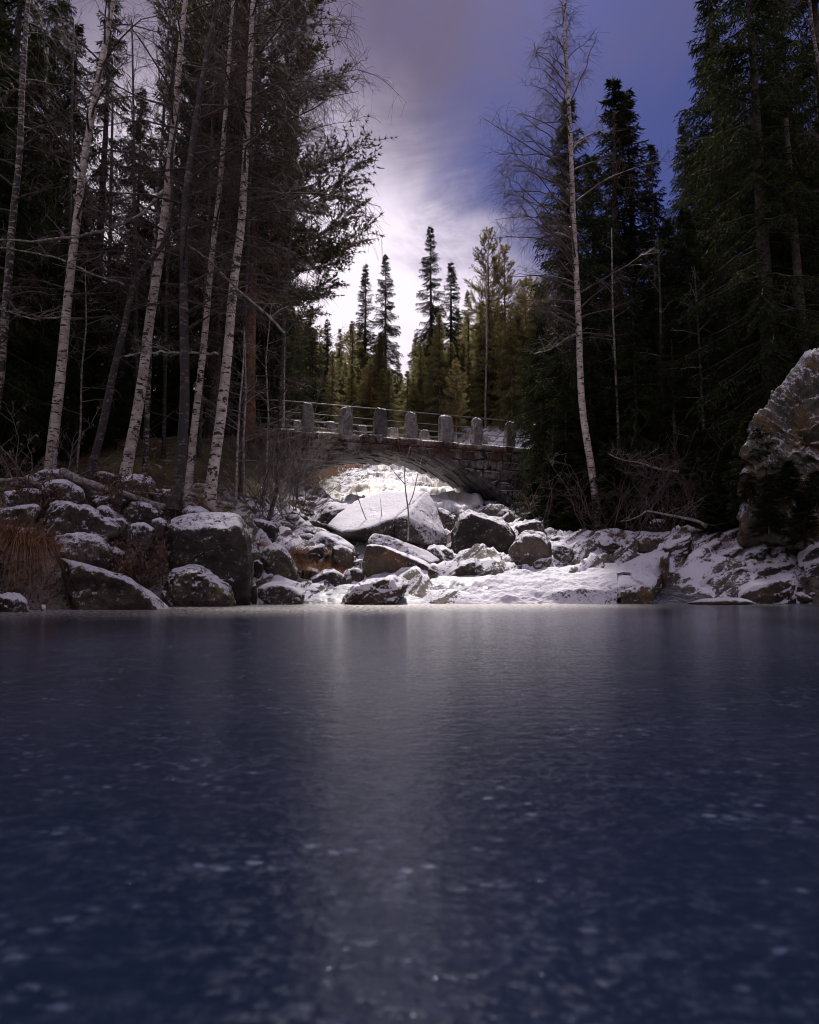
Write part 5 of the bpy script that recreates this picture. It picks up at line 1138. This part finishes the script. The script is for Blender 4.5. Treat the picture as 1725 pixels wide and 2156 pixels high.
# grass tussocks --------------------------------------------------------
def tussock(px, py, Y, n, L0, mat, label, rad=.22, seed=1, dr=.9, name='grass_tussock'):
    c = at(px, py, Y)
    def fn(rs):
        a = rs.uniform(0, 2 * PI); r = rs.uniform(0, 1); return c + [math.cos(a) * rad * r, math.sin(a) * rad * r, 0], (math.cos(a) * (.2 + .6 * r) + rs.normal() * .3, math.sin(a) * (.2 + .6 * r) + rs.normal() * .3, rs.uniform(.7, 1.2)), L0 * rs.uniform(.3, 1.15), dr * rs.uniform(.3, 1.3)
    V, F = blades(n, fn, .0048, 7, seed); b = c - [0, 0, .05]; o = link(name, mesh(name, V - b, F, M[mat], False), None, b); return tag(o, label, 'grass tussock')
tussock(50, 1150, 11.5, 900, 1.35, 'grass', 'big rust red grass tussock hanging over the ice at the left edge', .33, 1, 1.6)
tussock(10, 1135, 11.9, 500, 1.0, 'grass', 'smaller red grass tussock behind the big one at the left edge', .28, 2, 1.0)
tussock(92, 1160, 11.9, 350, .8, 'grass', 'red grass tuft right behind the big tussock', .2, 3, 1.0)
for i, (x, y, Y, n, L_, mt, lb) in enumerate([(627, 1165, 16.6, 260, .4, 'grass', 'rust red tuft right of the upright mossy boulder'), (545, 1150, 16.2, 200, .35, 'grass', 'rust red tuft left of the upright mossy boulder'), (690, 1168, 16.9, 300, .32, 'grass_pale', 'straw tuft on the foot of the snowy mound'),
                                          (640, 1200, 15.9, 260, .3, 'grass', 'rust red tuft hanging over the dark wedge rock'), (720, 1160, 17.2, 200, .28, 'grass_pale', 'straw tuft at the right end of the snowy mound'), (1300, 1130, 18.6, 300, .35, 'grass', 'rusty tuft on the right bank below the bushes'),
                                          (1445, 1122, 18, 240, .35, 'grass', 'rusty tuft behind the fin rock'), (1525, 1140, 17, 240, .35, 'grass', 'rusty tuft between the leaning slabs')]):
    tussock(x, y, Y, n, L_, mt, lb, .25, 20 + i, .8)
# brush on the slope behind the arch
def fn2(rs):
    x = rs.uniform(640, 800); y = 1005 - (x - 640) * .28 + rs.uniform(-18, 8); Y = np.interp(x, [640, 800], [32, 42]) + rs.uniform(-2, 2); p = at(x, y, Y); p[2] = Hs(p[0], p[1]) ; return p, (rs.normal() * .4, rs.normal() * .4, 1), rs.uniform(.3, .9), rs.uniform(.2, .8)
V, F = blades(1500, fn2, .014, 4, 9); tag(link('grass', mesh('grass', V, F, M['grass'], False)), 'rusty brush on the slope left of the frozen waterfall', 'brush', kind='stuff')
def fn4(rs):
    x = rs.uniform(590, 730); p = at(x, rs.uniform(1150, 1200), rs.uniform(15.8, 17.6)); p[2] = Hb(p[0], p[1])[0] + .12; return p, (rs.normal() * .6, rs.normal() * .6 - .3, 1), rs.uniform(.12, .42), rs.uniform(.4, 1.4)
V, F = blades(2600, fn4, .007, 4, 29); tag(link('dead_grass', mesh('dead_grass', V, F, M['grass'], False)), 'matted rust and straw grass between the centre boulders', 'dead grass', kind='stuff')
# forest litter: low brown and green ground plants
def fn3(rs):
    while True:
        x = rs.uniform(-16, 18); y = rs.uniform(17, 34)
        if river(np.array([x]), np.array([y]))[0] < .4: break
    p = np.array([x, y, Hb(x, y)[0]]); return p, (rs.normal() * .6, rs.normal() * .6, 1), rs.uniform(.1, .45), rs.uniform(.3, .9)
V, F = blades(9000, fn3, .012, 3, 19); tag(link('undergrowth', mesh('undergrowth', V, F, M['grass'], False)), 'brown heather and grass on the forest floor', 'undergrowth', kind='stuff')

# logs and fallen branches ------------------------------------------------
def log(conv, pix, r0, r1, label, name='fallen_log', twigs=0, mat='log', cat='log'):
    P = resample([at(*conv(x, y), Y) for x, y, Y in pix], 30); b = P[0]; V, F = trunk_geo(P, r0, r1, 10, 30, int(pix[0][0]), .12)
    o = empty(name, b, label, cat); link('stem', mesh('stem', V - b, F, M[mat]), o)
    if twigs:
        lb, tw = grow(P, .02, int(pix[0][0]) + 7, n1=twigs, Lmax=.7, t0=.1, droop=.2, n2=5, n3=2); V, F = join([lb, tw]); link('twigs', mesh('twigs', V - b, F, M['twig_grey']), o)['kind'] = 'stuff'
log(c1, [(1130, 480, 15.0), (900, 400, 15.2), (700, 340, 15.4), (530, 285, 15.6), (430, 230, 15.8)], .055, .085, 'long grey fallen log lying across the left rock pile')
log(c1, [(0, 300, 15.4), (150, 285, 15.4), (300, 330, 15.3)], .05, .04, 'short snowy log at the left edge on the rocks')
log(c1, [(620, 370, 15.6), (700, 390, 15.7), (900, 370, 15.8), (1180, 400, 15.9), (1300, 440, 16)], .03, .02, 'thin fallen stick behind the long grey log')
log(c1, [(1420, 330, 15.6), (1350, 320, 15.6), (1310, 360, 15.6), (1250, 440, 15.5)], .035, .03, 'curved bare root arching between two birch feet')
log(c1, [(1200, 500, 15.2), (1215, 400, 15.2), (1225, 290, 15.2)], .10, .08, 'broken mossy stump beside the dark rough trunk', 'stump', 0, 'bark', 'stump')
log(c1, [(1190, 350, 16.5), (1300, 385, 16.6), (1500, 440, 16.8), (1600, 470, 17)], .06, .05, 'snow dusted fallen trunk behind the birch feet')
log(c3, [(1060, 520, 17.4), (1020, 490, 17.6), (900, 465, 17.8), (800, 445, 17.9), (715, 430, 18)], .045, .02, 'dark fallen branch lined with snow on the right bank', 'fallen_branch', 10, 'log', 'branch')
log(c3, [(710, 432, 18), (660, 465, 18), (600, 488, 18), (560, 490, 18)], .02, .012, 'thin forked tip of the snow lined branch bending down left', 'fallen_branch', 4, 'log', 'branch')
log(c3, [(900, 200, 19), (830, 190, 19), (760, 180, 19), (690, 150, 19), (560, 130, 19), (490, 95, 19)], .03, .012, 'pale dead branch arching through the bushes on the right', 'fallen_branch', 12, 'log', 'branch')
log(c2, [(180, 900, 17.6), (215, 830, 17.5), (240, 740, 17.4), (270, 640, 17.3)], .10, .04, 'crooked dark stump with roots behind the square block', 'stump', 5, 'bark', 'stump')
print('objects', len(bpy.data.objects), 'tris', sum(len(m.loop_triangles) or sum(len(p.vertices) - 2 for p in m.polygons) for m in bpy.data.meshes if len(m.polygons) < 3000), 'polys', sum(len(m.polygons) for m in bpy.data.meshes))
